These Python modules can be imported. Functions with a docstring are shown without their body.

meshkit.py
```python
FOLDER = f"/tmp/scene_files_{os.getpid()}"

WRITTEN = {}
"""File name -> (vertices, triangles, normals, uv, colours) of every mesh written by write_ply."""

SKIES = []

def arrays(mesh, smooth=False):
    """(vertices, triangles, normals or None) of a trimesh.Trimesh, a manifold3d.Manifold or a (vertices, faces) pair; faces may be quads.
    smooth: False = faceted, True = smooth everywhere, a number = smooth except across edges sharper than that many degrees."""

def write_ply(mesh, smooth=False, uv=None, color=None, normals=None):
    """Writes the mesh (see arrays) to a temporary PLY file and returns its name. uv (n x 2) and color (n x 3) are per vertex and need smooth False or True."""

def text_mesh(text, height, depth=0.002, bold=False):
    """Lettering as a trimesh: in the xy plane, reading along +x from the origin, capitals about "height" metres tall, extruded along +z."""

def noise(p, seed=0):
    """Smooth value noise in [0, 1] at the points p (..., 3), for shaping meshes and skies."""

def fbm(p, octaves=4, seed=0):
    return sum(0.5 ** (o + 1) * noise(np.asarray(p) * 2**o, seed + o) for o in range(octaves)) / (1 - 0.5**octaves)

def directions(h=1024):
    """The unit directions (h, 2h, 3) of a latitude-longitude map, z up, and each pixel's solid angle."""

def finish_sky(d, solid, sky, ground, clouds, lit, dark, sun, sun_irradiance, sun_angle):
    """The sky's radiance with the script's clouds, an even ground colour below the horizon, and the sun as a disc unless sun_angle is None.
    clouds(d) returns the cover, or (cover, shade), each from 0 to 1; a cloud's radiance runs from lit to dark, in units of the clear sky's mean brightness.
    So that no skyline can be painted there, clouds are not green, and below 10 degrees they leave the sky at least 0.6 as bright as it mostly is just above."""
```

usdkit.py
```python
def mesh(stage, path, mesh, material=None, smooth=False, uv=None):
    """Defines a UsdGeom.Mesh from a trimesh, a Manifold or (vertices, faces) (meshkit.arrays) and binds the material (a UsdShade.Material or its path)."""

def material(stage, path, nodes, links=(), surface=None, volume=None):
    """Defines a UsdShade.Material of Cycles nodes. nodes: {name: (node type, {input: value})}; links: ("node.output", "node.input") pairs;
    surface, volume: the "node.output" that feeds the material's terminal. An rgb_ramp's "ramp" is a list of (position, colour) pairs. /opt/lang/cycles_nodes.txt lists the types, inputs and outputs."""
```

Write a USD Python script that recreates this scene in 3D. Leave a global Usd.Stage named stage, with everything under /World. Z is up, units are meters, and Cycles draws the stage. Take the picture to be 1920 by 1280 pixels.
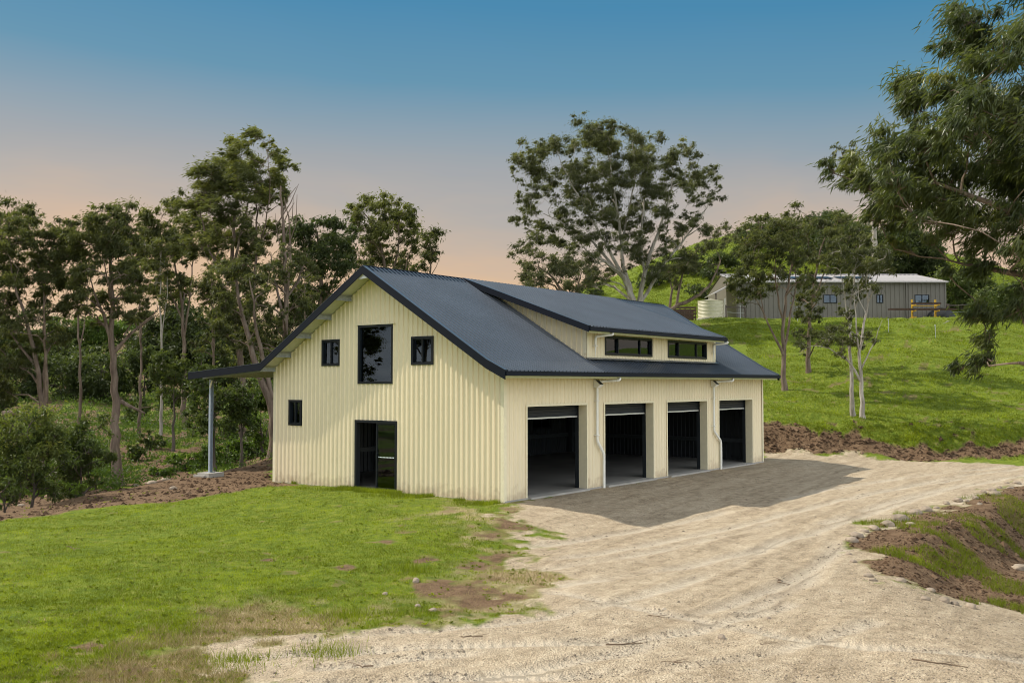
import math, random
import numpy as np, trimesh, shapely, usdkit, meshkit
from pxr import Usd, UsdGeom, UsdLux, UsdShade, Gf, Sdf, Vt

stage = Usd.Stage.CreateInMemory()
UsdGeom.SetStageUpAxis(stage, 'Z'); UsdGeom.SetStageMetersPerUnit(stage, 1.0)
UsdGeom.Xform.Define(stage, '/World'); UsdGeom.Scope.Define(stage, '/World/Looks')
RNG = np.random.default_rng(7)

# ------------------------------------------------------------------ camera, sky, sun, exposure
FPX, PITCH, CAM_H = 1849.0, 0.0422, 3.264            # focal length in pixels of a 1920 px wide picture
cam = UsdGeom.Camera.Define(stage, '/World/camera')
cam.CreateHorizontalApertureAttr(36.0); cam.CreateVerticalApertureAttr(24.0)
cam.CreateFocalLengthAttr(36.0 * FPX / 1920)
cam.CreateFStopAttr(0.0)
cam.AddTranslateOp().Set(Gf.Vec3d(0, 0, CAM_H)); cam.AddRotateXOp().Set(90 + math.degrees(PITCH))
EXPOSURE = 0.72
cam.CreateExposureAttr(EXPOSURE)

SUN_DIR = np.array([-0.944, 0.329, 0.0]); SUN_EL = math.radians(46.5)
SUN_DIR[:2] /= np.linalg.norm(SUN_DIR[:2])
TO_SUN = np.array([SUN_DIR[0]*math.cos(SUN_EL), SUN_DIR[1]*math.cos(SUN_EL), math.sin(SUN_EL)])
sun = UsdLux.DistantLight.Define(stage, '/World/sun')
sun.CreateNormalizeAttr(True); sun.CreateIntensityAttr(0.82); sun.CreateAngleAttr(0.55); sun.CreateColorAttr(Gf.Vec3f(1.0, 0.93, 0.80))
rx, rz = math.acos(TO_SUN[2]), math.atan2(TO_SUN[1], TO_SUN[0]) + math.pi/2
sun.AddRotateZOp().Set(math.degrees(rz)); sun.AddRotateXOp().Set(math.degrees(rx))
SKY_STRENGTH, SKY_GAIN = 0.10, 6.2
sky = UsdLux.DomeLight.Define(stage, '/World/sky')
sky.GetPrim().SetCustomDataByKey('kind', 'structure')
skym = usdkit.material(stage, '/World/Looks/sky', {
    'tc': ('texture_coordinate', {}),
    'sky': ('sky_texture', {'sky_type': 'single_scattering', 'sun_disc': False, 'sun_elevation': SUN_EL, 'sun_rotation': math.atan2(TO_SUN[0], TO_SUN[1]), 'aerosol_density': 0.6}),
    'sep': ('separate_xyz', {}),
    'map': ('mapping', {'scale': (1.0, 1.0, 3.2)}),
    'n': ('noise_texture', {'scale': 3.0, 'detail': 5.0, 'roughness': 0.55, 'distortion': 0.4}),
    'nm': ('map_range', {'from_min': 0.3, 'from_max': 0.7, 'to_min': -0.075, 'to_max': 0.075}),
    'nlow': ('map_range', {'from_min': 0.03, 'from_max': 0.24, 'to_min': 1.0, 'to_max': 0.05, 'clamp': True}),
    'nmul': ('math', {'math_type': 'multiply'}),
    'zz': ('math', {'math_type': 'add'}),
    # the evening side: peach at the skyline, mauve-grey above it, then blue
    'ramp': ('rgb_ramp', {'ramp': [(0.0, (0.52, 0.39, 0.31)), (0.085, (0.72, 0.47, 0.275)), (0.115, (0.69, 0.465, 0.29)), (0.148, (0.585, 0.44, 0.325)), (0.187, (0.445, 0.402, 0.362)), (0.211, (0.37, 0.372, 0.372)),
        (0.238, (0.28, 0.345, 0.39)), (0.29, (0.120, 0.285, 0.405)), (0.36, (0.056, 0.235, 0.405)), (0.50, (0.058, 0.235, 0.385)), (1.0, (0.10, 0.26, 0.40))]}),
    # the other side of the sky: grey broken cloud, as the windows mirror it
    'n2': ('noise_texture', {'scale': 4.0, 'detail': 6.0, 'roughness': 0.6, 'distortion': 0.3}),
    'back': ('rgb_ramp', {'ramp': [(0.32, (0.36, 0.48, 0.62)), (0.48, (0.92, 0.98, 1.04)), (0.68, (1.6, 1.58, 1.52))]}),
    'side': ('map_range', {'from_min': 0.25, 'from_max': -0.35, 'to_min': 0.0, 'to_max': 1.0, 'clamp': True}),
    'both': ('mix', {}), 'lean': ('math', {'math_type': 'multiply_add', 'value2': 0.035}), 'tilt': ('math', {'math_type': 'multiply_add', 'value2': -0.6}),
    'gain': ('mix', {'mix_type': 'multiply', 'fac': 1.0, 'color2': (SKY_GAIN, SKY_GAIN, SKY_GAIN)}),
    'mixs': ('mix', {'fac': 0.94}),
    'bg': ('background_shader', {'strength': SKY_STRENGTH}),
}, [('tc.generated', 'sep.vector'), ('tc.generated', 'map.vector'), ('map.vector', 'n.vector'), ('map.vector', 'n2.vector'), ('n.fac', 'nm.value'), ('sep.z', 'nlow.value'),
    ('nm.result', 'nmul.value1'), ('nlow.result', 'nmul.value2'), ('sep.x', 'lean.value1'), ('sep.z', 'lean.value3'), ('lean.value', 'zz.value1'), ('nmul.value', 'zz.value2'), ('zz.value', 'ramp.fac'),
    ('n2.fac', 'back.fac'), ('sep.z', 'tilt.value1'), ('sep.y', 'tilt.value3'), ('tilt.value', 'side.value'), ('side.result', 'both.fac'), ('ramp.color', 'both.color1'), ('back.color', 'both.color2'),
    ('both.color', 'gain.color1'), ('sky.color', 'mixs.color1'), ('gain.color', 'mixs.color2'), ('mixs.color', 'bg.color')], surface='bg.background')
UsdShade.MaterialBindingAPI.Apply(sky.GetPrim()).Bind(skym)

# ------------------------------------------------------------------ helpers
_used = {}
def numbered(path):
    k = _used.get(path, -1) + 1; _used[path] = k
    return path if k == 0 else f'{path}_{k:03d}'
def P(parent): return '/World' if parent is None else str(parent.GetPath())
def tag(prim, label=None, cat=None, group=None, kind=None):
    for k, v in (('label', label), ('category', cat), ('group', group), ('kind', kind)):
        if v: prim.SetCustomDataByKey(k, v)
    return prim
def obj(name, mesh, mat, parent=None, smooth=False, tone=None, attrs=None, normals=None):
    m = usdkit.mesh(stage, numbered(f'{P(parent)}/{name}'), mesh, M[mat], smooth=smooth)
    if normals is not None:
        m.CreateNormalsAttr(Vt.Vec3fArray.FromNumpy(np.asarray(normals, np.float32))); m.SetNormalsInterpolation('vertex')
    for k, v in {**({'tone': tone} if tone is not None else {}), **(attrs or {})}.items():
        UsdGeom.PrimvarsAPI(m).CreatePrimvar(k, Sdf.ValueTypeNames.FloatArray, 'vertex').Set(Vt.FloatArray.FromNumpy(np.asarray(v, np.float32)))
    return m.GetPrim()
def thing(name, label, cat, loc=(0, 0, 0), rotz=0.0, group=None):
    x = UsdGeom.Xform.Define(stage, numbered(f'/World/{name}'))
    x.AddTranslateOp().Set(Gf.Vec3d(*map(float, loc)))
    if rotz: x.AddRotateZOp().Set(float(rotz))
    return tag(x.GetPrim(), label, cat, group)
def part(name, parent):
    return UsdGeom.Xform.Define(stage, numbered(f'{P(parent)}/{name}')).GetPrim()
def box(x0, x1, y0, y1, z0, z1):
    b = trimesh.creation.box([x1-x0, y1-y0, z1-z0]); b.apply_translation([(x0+x1)/2, (y0+y1)/2, (z0+z1)/2]); return b
def cat(ms): return trimesh.util.concatenate(ms)
def bar(a, b, w, h, up=(0, 0, 1)):
    """a rectangular bar from a to b"""
    a, b = np.array(a, float), np.array(b, float); d = b-a; L = np.linalg.norm(d); d /= L
    s = np.cross(d, up); s /= np.linalg.norm(s); u = np.cross(s, d)
    m = trimesh.creation.box([L, w, h]); T = np.eye(4); T[:3, 0], T[:3, 1], T[:3, 2], T[:3, 3] = d, s, u, (a+b)/2
    m.apply_transform(T); return m
def tube(pts, radii, sides=8, cap=True):
    p = np.asarray(pts, float); n = len(p); radii = np.broadcast_to(radii, (n,))
    t = np.gradient(p, axis=0); t /= np.linalg.norm(t, axis=1, keepdims=True)+1e-9
    ref = np.array([0, 0, 1.0]) if abs(t[:, 2]).mean() < 0.8 else np.array([1.0, 0.2, 0])
    a = np.cross(t, ref); a /= np.linalg.norm(a, axis=1, keepdims=True)+1e-9; b = np.cross(t, a)
    ang = np.arange(sides)*2*np.pi/sides
    v = p[:, None]+radii[:, None, None]*(np.cos(ang)[None, :, None]*a[:, None]+np.sin(ang)[None, :, None]*b[:, None])
    i, j = np.meshgrid(np.arange(n-1), np.arange(sides), indexing='ij')
    q = np.stack([i*sides+j, i*sides+(j+1) % sides, (i+1)*sides+(j+1) % sides, (i+1)*sides+j], -1).reshape(-1, 4)
    f = np.vstack([q[:, [0, 2, 1]], q[:, [0, 3, 2]]]); v = v.reshape(-1, 3)
    if cap:
        e = (n-1)*sides; k = np.arange(1, sides-1)
        f = np.vstack([f, np.stack([np.zeros_like(k), k, k+1], 1), np.stack([e+np.zeros_like(k), e+k+1, e+k], 1)])
    return v, f
class Soup:
    """collects many small pieces into one mesh"""
    def __init__(s): s.v, s.f, s.t, s.n = [], [], [], 0
    def add(s, v, f, tone=None):
        s.v.append(v); s.f.append(f+s.n); s.n += len(v); s.t.append(np.zeros(len(v)) if tone is None else np.broadcast_to(tone, (len(v),)))
    def arrays(s): return np.vstack(s.v), np.vstack(s.f)
    def tone(s): return np.concatenate(s.t)
def sst(a, b, x):
    t = np.clip((x-a)/(b-a), 0, 1); return t*t*(3-2*t)
def ray(px, py):
    u, v = (px-960)/FPX, -(py-640)/FPX
    return np.array([u, math.cos(PITCH)-v*math.sin(PITCH), math.sin(PITCH)+v*math.cos(PITCH)])
def at(px, py, Y):
    d = ray(px, py); return d/d[1]*Y+np.array([0, 0, CAM_H])

# ------------------------------------------------------------------ materials
M = {}
def simple(name, color, rough=0.5, metal=0.0, spec=0.5, var=0.0, scale=8.0, bump=0.0, bscale=60.0, stretch=(1, 1, 1)):
    nodes = {'g': ('geometry', {}), 'mp': ('mapping', {'scale': stretch}), 'n': ('noise_texture', {'scale': scale, 'detail': 5.0}),
             'mr': ('map_range', {'from_min': 0.3, 'from_max': 0.7, 'to_min': 1-var, 'to_max': 1+var}),
             'c': ('mix', {'mix_type': 'multiply', 'fac': 1.0, 'color1': color}),
             'p': ('principled_bsdf', {'roughness': rough, 'metallic': metal, 'specular_ior_level': spec})}
    links = [('g.position', 'mp.vector'), ('mp.vector', 'n.vector'), ('n.fac', 'mr.value'), ('mr.result', 'c.color2'), ('c.color', 'p.base_color')]
    if bump:
        nodes['n2'] = ('noise_texture', {'scale': bscale, 'detail': 4.0}); nodes['b'] = ('bump', {'strength': bump, 'distance': 0.02})
        links += [('mp.vector', 'n2.vector'), ('n2.fac', 'b.height'), ('b.normal', 'p.normal')]
    M[name] = usdkit.material(stage, f'/World/Looks/{name}', nodes, links, surface='p.BSDF')
M['cream_steel'] = usdkit.material(stage, '/World/Looks/cream_steel', {
    'g': ('geometry', {}), 'mp': ('mapping', {'scale': (1, 1, 0.25)}), 'n': ('noise_texture', {'scale': 0.9, 'detail': 5.0}), 'mr': ('map_range', {'from_min': 0.3, 'from_max': 0.7, 'to_min': 0.95, 'to_max': 1.05}),
    'c': ('mix', {'mix_type': 'multiply', 'fac': 1.0, 'color1': (0.80, 0.695, 0.495)}),
    'sep': ('separate_xyz', {}), 'n2': ('noise_texture', {'scale': 5.0, 'detail': 6.0}), 'h': ('math', {'math_type': 'multiply_add', 'value2': -0.9}), 'mud': ('map_range', {'from_min': -0.12, 'from_max': -0.52, 'to_min': 0.0, 'to_max': 0.5, 'clamp': True}),
    'd': ('mix', {'color2': (0.36, 0.25, 0.15)}), 'p': ('principled_bsdf', {'roughness': 0.42})},
    [('g.position', 'mp.vector'), ('mp.vector', 'n.vector'), ('n.fac', 'mr.value'), ('mr.result', 'c.color2'), ('g.position', 'sep.vector'), ('g.position', 'n2.vector'), ('n2.fac', 'h.value1'), ('sep.z', 'h.value3'), ('h.value', 'mud.value'),
     ('mud.result', 'd.fac'), ('c.color', 'd.color1'), ('d.color', 'p.base_color')], surface='p.BSDF')
simple('cream_trim', (0.77, 0.70, 0.51), 0.4, var=0.04)
simple('pale_green_trim', (0.62, 0.64, 0.42), 0.45, var=0.04)
simple('navy_steel', (0.066, 0.082, 0.108), 0.30, spec=0.6, var=0.12, scale=0.7)
simple('navy_trim', (0.005, 0.0075, 0.014), 0.5, spec=0.15, var=0.1)
simple('roof_underside', (0.50, 0.50, 0.40), 0.5, var=0.05)
simple('black_aluminium', (0.006, 0.008, 0.011), 0.4, spec=0.3)
simple('charcoal_steel', (0.018, 0.022, 0.026), 0.45, spec=0.3, var=0.15)
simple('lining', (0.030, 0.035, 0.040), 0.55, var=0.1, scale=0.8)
simple('galvanised', (0.42, 0.45, 0.47), 0.4, metal=0.35, var=0.15, scale=14)
simple('bluish_galvanised', (0.36, 0.42, 0.50), 0.42, metal=0.25, var=0.1, scale=10)
simple('white_plastic', (0.78, 0.77, 0.72), 0.35, var=0.03)
simple('zinc_light', (0.62, 0.63, 0.62), 0.35, metal=0.3)
simple('dark_steel', (0.07, 0.08, 0.09), 0.45, metal=0.2, var=0.1, scale=10)
simple('concrete', (0.36, 0.34, 0.31), 0.75, var=0.15, scale=1.5, bump=0.15)
simple('concrete_floor', (0.24, 0.23, 0.21), 0.6, var=0.2, scale=0.8)
simple('grey_steel', (0.128, 0.116, 0.096), 0.5, var=0.06, scale=0.6)
simple('pale_roof', (0.33, 0.305, 0.295), 0.42, var=0.05, scale=0.5)
simple('solar_black', (0.012, 0.014, 0.022), 0.2)
simple('tank_cream', (0.60, 0.56, 0.42), 0.45, var=0.06)
simple('yellow_paint', (0.42, 0.25, 0.02), 0.45, var=0.12)
simple('rusty_steel', (0.075, 0.04, 0.028), 0.7, var=0.3, scale=6)
simple('dark_cover', (0.012, 0.013, 0.014), 0.6, var=0.2)
simple('dark_timber', (0.06, 0.045, 0.035), 0.8, var=0.3, scale=6)
simple('picket_white', (0.36, 0.37, 0.35), 0.5)
simple('rock', (0.27, 0.215, 0.16), 0.85, var=0.3, scale=7, bump=0.5, bscale=20)
simple('brown_rock', (0.20, 0.13, 0.085), 0.9, var=0.35, scale=7, bump=0.5, bscale=20)
simple('twig', (0.16, 0.11, 0.07), 0.85, var=0.3)
simple('pink_flower', (0.65, 0.18, 0.12), 0.6, var=0.2)
simple('film_white', (0.75, 0.80, 0.85), 0.3)
def glass(name, tint):
    M[name] = usdkit.material(stage, f'/World/Looks/{name}', {
        't': ('transparent_bsdf', {'color': tint}), 'gl': ('glossy_bsdf', {'color': (0.72, 0.86, 1.0), 'roughness': 0.004}),
        'f': ('fresnel', {'IOR': 1.75}), 'm': ('mix_closure', {})},
        [('f.fac', 'm.fac'), ('t.BSDF', 'm.closure1'), ('gl.BSDF', 'm.closure2')], surface='m.closure')
glass('window_glass', (0.84, 0.87, 0.88))
def bark(name, c0, c1, c2):
    M[name] = usdkit.material(stage, f'/World/Looks/{name}', {
        'g': ('geometry', {}), 'mp': ('mapping', {'scale': (5, 5, 0.9)}), 'n': ('noise_texture', {'scale': 1.0, 'detail': 6.0, 'roughness': 0.65}),
        'r': ('rgb_ramp', {'ramp': [(0.25, c0), (0.5, c1), (0.75, c2)]}), 'n2': ('noise_texture', {'scale': 5.0, 'detail': 6.0}),
        'b': ('bump', {'strength': 0.7, 'distance': 0.03}), 'p': ('principled_bsdf', {'roughness': 0.85, 'specular_ior_level': 0.2})},
        [('g.position', 'mp.vector'), ('mp.vector', 'n.vector'), ('mp.vector', 'n2.vector'), ('n.fac', 'r.fac'), ('r.color', 'p.base_color'), ('n2.fac', 'b.height'), ('b.normal', 'p.normal')], surface='p.BSDF')
bark('bark_brown', (0.055, 0.038, 0.028), (0.145, 0.105, 0.080), (0.27, 0.215, 0.165))
bark('bark_pale', (0.15, 0.125, 0.10), (0.31, 0.275, 0.235), (0.50, 0.47, 0.42))
bark('bark_dark', (0.03, 0.024, 0.02), (0.08, 0.064, 0.052), (0.16, 0.13, 0.11))
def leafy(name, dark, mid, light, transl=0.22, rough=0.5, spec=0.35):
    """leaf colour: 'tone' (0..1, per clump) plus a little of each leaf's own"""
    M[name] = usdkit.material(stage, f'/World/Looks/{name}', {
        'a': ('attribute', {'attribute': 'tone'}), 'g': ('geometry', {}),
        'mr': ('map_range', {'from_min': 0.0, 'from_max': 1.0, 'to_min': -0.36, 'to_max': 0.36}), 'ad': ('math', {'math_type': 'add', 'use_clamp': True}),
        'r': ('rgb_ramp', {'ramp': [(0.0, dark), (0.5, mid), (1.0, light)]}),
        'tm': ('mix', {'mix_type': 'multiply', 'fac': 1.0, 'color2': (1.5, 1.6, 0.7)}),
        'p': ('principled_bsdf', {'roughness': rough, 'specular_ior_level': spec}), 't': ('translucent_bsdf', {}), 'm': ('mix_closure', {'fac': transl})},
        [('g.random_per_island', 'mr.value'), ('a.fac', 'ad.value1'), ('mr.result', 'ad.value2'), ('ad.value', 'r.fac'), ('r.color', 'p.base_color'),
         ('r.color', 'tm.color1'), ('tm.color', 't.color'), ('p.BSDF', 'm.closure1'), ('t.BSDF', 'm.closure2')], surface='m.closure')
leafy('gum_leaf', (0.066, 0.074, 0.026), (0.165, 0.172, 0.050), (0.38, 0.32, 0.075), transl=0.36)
leafy('gum_leaf_grey', (0.074, 0.080, 0.038), (0.170, 0.175, 0.072), (0.36, 0.31, 0.10), transl=0.36)
leafy('near_leaf', (0.058, 0.074, 0.024), (0.150, 0.165, 0.050), (0.40, 0.33, 0.05), rough=0.38, spec=0.5, transl=0.4)
leafy('dense_leaf', (0.046, 0.062, 0.018), (0.105, 0.132, 0.034), (0.21, 0.22, 0.05), transl=0.33)
leafy('shrub_leaf', (0.062, 0.086, 0.022), (0.150, 0.175, 0.042), (0.42, 0.34, 0.05), transl=0.34)
leafy('weed_leaf', (0.065, 0.105, 0.016), (0.14, 0.21, 0.028), (0.24, 0.30, 0.04), transl=0.34)
leafy('lawn_blade', (0.13, 0.16, 0.008), (0.290, 0.340, 0.012), (0.47, 0.44, 0.05), transl=0.30, rough=0.55, spec=0.25)
leafy('dry_blade', (0.22, 0.17, 0.08), (0.42, 0.33, 0.18), (0.58, 0.48, 0.30), transl=0.15, rough=0.7, spec=0.2)
# ------------------------------------------------------------------ the lie of the land
TH = 0.6497; BC = np.array([-0.229, 27.471]); BW, BL = 9.78, 17.81           # barn: turn, near corner, width, length
BX = np.array([math.cos(TH), -math.sin(TH)]); BY = np.array([math.sin(TH), math.cos(TH)])
def to_barn(x, y): return (x-BC[0])*BX[0]+(y-BC[1])*BX[1], (x-BC[0])*BY[0]+(y-BC[1])*BY[1]
def track_edge(y): return np.interp(y, [-20, 0, 12, 27.4, 35, 41, 60, 120], [-30, -24, -20, -14.0, -10.9, -9.9, -8.5, -6])
def bank_top(x): return np.interp(x, [-50, 2.5, 6.2, 8.0, 11.0, 16.7, 30, 60], [8, 13.0, 18.6, 21.6, 25.4, 32.2, 46, 60])
def height(x, y, fine=True):
    x, y = np.broadcast_arrays(np.asarray(x, float), np.asarray(y, float))
    lx, ly = to_barn(x, y)
    dx, dy = np.maximum(np.maximum(lx, -BW-lx), 0), np.maximum(np.maximum(ly-BL, -ly), 0)
    out = np.hypot(dx, dy)
    drop = np.maximum(0.36*sst(0.2, 4.4, lx)*(1-0.50*np.clip(ly/18, 0, 1)), 0.28*sst(1.0, 9.0, -ly))
    z = -0.05-drop+0.06*np.exp(-((lx+5)/4)**2-((ly+1.5)/1.5)**2)
    # hill on the right
    toe = 46.0-0.14*np.clip(x-10, 0, 40)
    d = y-toe
    fm = sst(0.8, 4.5, out)
    hill = 1.25*sst(0.0, 2.3, d)+0.222*np.clip(d-1.5, 0, 33)
    s2 = sst(90, 128, y)
    hill = hill+21.5*np.exp(-((x-47)/np.where(x > 47, 36, 42))**2-((y-175)/62)**2)*s2
    wr = sst(-14, 5, x)
    # gully and wooded rise on the left
    e = (track_edge(y)-x)*0.92
    dip = -1.0*sst(0.0, 4.2, e)
    left = dip+0.075*np.clip(y-43, 0, 30)+0.10*np.clip(y-73, 0, 70)+0.03*np.clip(e-6, 0, 60)
    z = z+fm*(wr*hill+(1-wr)*np.where(e > 0, left, 0.10*np.clip(y-46, 0, 27)+0.10*np.clip(y-73, 0, 70)))
    # drive falling away at the lower right
    low = -0.13*np.maximum(x-5.0, 0)*sst(4.5, 9.5, x)
    low = np.maximum(low, -3.5)
    z = z+low*sst(-0.1, 2.8+3.5*sst(9.5, 6.0, x), (bank_top(x)-y))
    # land rising far behind the camera
    z = z+10*sst(-40, -120, y)
    if fine:
        p = np.stack([x, y, 0*x], -1)
        g = sst(3, 60, y)
        z = z+(meshkit.fbm(p*0.35, 3, 3)-0.5)*(0.10+0.5*sst(44, 60, y))*sst(0.3, 2.5, out)+(meshkit.fbm(p*1.7, 3, 5)-0.5)*0.07*sst(0.1, 1.5, out)
        bank = ((d > -0.5) & (d < 4) & (x > 0))*fm
        z = z+bank*(meshkit.fbm(p*0.9, 4, 9)-0.5)*0.55
        rim = np.exp(-((bank_top(x)-y-0.9)/1.1)**2)*sst(7.0, 9.5, x)
        z = z+rim*(meshkit.fbm(p*1.6, 4, 11)-0.45)*0.28
    return z
def spot(px, py, n=60):
    """where the line of sight through a pixel first meets the ground"""
    d = ray(px, py); t = np.geomspace(6, 400, 3000); Q = t[:, None]*d+np.array([0, 0, CAM_H])
    k = np.argmax(Q[:, 2] < height(Q[:, 0], Q[:, 1], False)); return Q[k] if k else Q[-1]
def outline(pts): return shapely.Polygon([tuple(spot(*p)[:2]) for p in pts])
def signed(poly, x, y):
    pts = shapely.points(x, y); d = shapely.distance(pts, poly.exterior)
    return np.where(shapely.contains_xy(poly, x, y), d, -d)
gravel_poly = outline([(950, 946), (925, 968), (985, 990), (1000, 1020), (985, 1050), (1040, 1100), (960, 1150), (850, 1182), (740, 1185), (640, 1190), (540, 1200), (430, 1215), (400, 1245), (470, 1290), (480, 1700), (3000, 1700), (2300, 1215), (1920, 1152), (1780, 1122), (1650, 1082), (1600, 1050), (1585, 1025), (1600, 1002), (1650, 985), (1750, 955), (1850, 925), (1920, 902), (2200, 880), (2200, 868), (1930, 872), (1760, 866), (1600, 856), (1431, 852)])
gravel_poly = gravel_poly.union(shapely.Polygon([tuple(BC+BX*a+BY*b) for a, b in ((-0.3, 0.2), (5, -1.5), (5, 19), (-0.3, 18.2))])).buffer(0)
track_poly = outline([(-400, 1020), (0, 943), (200, 918), (380, 893), (470, 872), (508, 852), (516, 905), (600, 911), (520, 911), (430, 924), (330, 940), (180, 955), (0, 975), (-400, 1060)])
bank_poly = outline([(1585, 1025), (1600, 1000), (1650, 983), (1750, 953), (1850, 923), (1920, 900), (2300, 850), (2500, 1000), (2400, 1240), (1920, 1154), (1780, 1124), (1650, 1084), (1600, 1052)])
cut_poly = outline([(1425, 858), (1425, 798), (1520, 802), (1620, 826), (1700, 838), (1800, 838), (1920, 822), (2100, 810), (2100, 860), (1920, 856), (1760, 864), (1600, 855)])
soil_spots = [(spot(*c), r) for c, r in (((870, 1110), 0.75), ((905, 1122), 0.7), ((815, 1098), 0.45), ((1000, 972), 0.6), ((960, 985), 0.5), ((720, 1012), 0.25), ((920, 1005), 0.4), ((960, 1045), 0.45), ((780, 1190), 0.5), ((690, 1205), 0.45), ((215, 1262), 0.35), ((170, 1208), 0.2), ((900, 1062), 0.35), ((800, 1050), 0.22), ((650, 1065), 0.2), ((500, 1050), 0.15))]
dry_spots = [(spot(*c), r) for c, r in (((450, 1180), 0.8), ((520, 1190), 0.7), ((560, 1215), 0.6), ((410, 1230), 0.7), ((640, 1225), 0.5), ((250, 1265), 0.6), ((340, 1250), 0.6), ((1550, 870), 1.2), ((1000, 1080), 0.8), ((380, 1265), 0.6))]
def masks(x, y):
    p = np.stack([x, y, 0*x], -1); sh = x.shape
    n1 = meshkit.fbm(p*0.9, 4, 21)-0.5; n2 = meshkit.fbm(p*3.1, 3, 22)-0.5
    xf, yf = x.ravel(), y.ravel()
    g = signed(gravel_poly, xf, yf).reshape(sh)+n1*2.2+n2*1.3
    sb = np.maximum(signed(track_poly, xf, yf).reshape(sh)+n1*1.0+n2*0.4, signed(bank_poly, xf, yf).reshape(sh)+n1*0.6)
    sc = signed(cut_poly, xf, yf).reshape(sh)+n1*1.4+n2*0.5
    s = np.maximum(sb, sc)
    gravel = sst(-0.45, 0.45, g)
    soil = sst(-0.2, 0.3, s)
    for c, r in soil_spots: soil = np.maximum(soil, 0.85*sst(1.7, 0.3, np.hypot(x-c[0], (y-c[1])*0.8)/r+(n1*1.6+n2*2.0)))
    soil = np.maximum(soil, 0.95*sst(-0.10, 0.08, n1+n2*0.5)*((x < track_edge(y)) & (y > 24)))         # bare patches on the wooded slope
    soil = np.maximum(soil, 0.55*sst(0.13, 0.25, n1*0.8+n2*0.7)*((y > 46) & (x > 5) & (y < 85)))
    n3 = meshkit.fbm(p*1.9, 3, 25)-0.5
    soil = np.maximum(soil, 0.5*sst(0.18, 0.33, n3+n2*0.3+0.05*np.clip((x+4)/5, -1, 1)+0.05*sst(16, 12, y))*((y < 30) & (x > track_edge(y))))    # worn spots in the lawn
    soil = soil*(1-gravel)
    dry = np.zeros(sh)
    for c, r in dry_spots: dry = np.maximum(dry, sst(1.6, 0.5, np.hypot(x-c[0], (y-c[1])*0.7)/r+(n1*1.6+n2*1.2)))
    dry = np.maximum(dry, 0.85*sst(-2.6, -0.2, g)*sst(-0.10, 0.16, n3+n2*0.4)*(y < 40))
    soil = np.maximum(soil, 0.7*sst(-1.4, -0.1, g)*sst(-0.02, 0.2, n1*0.6-n3*0.6+n2*0.4)*(y < 40)*(1-gravel))
    return gravel, soil, dry*(1-gravel)
TRACKS = []
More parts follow.
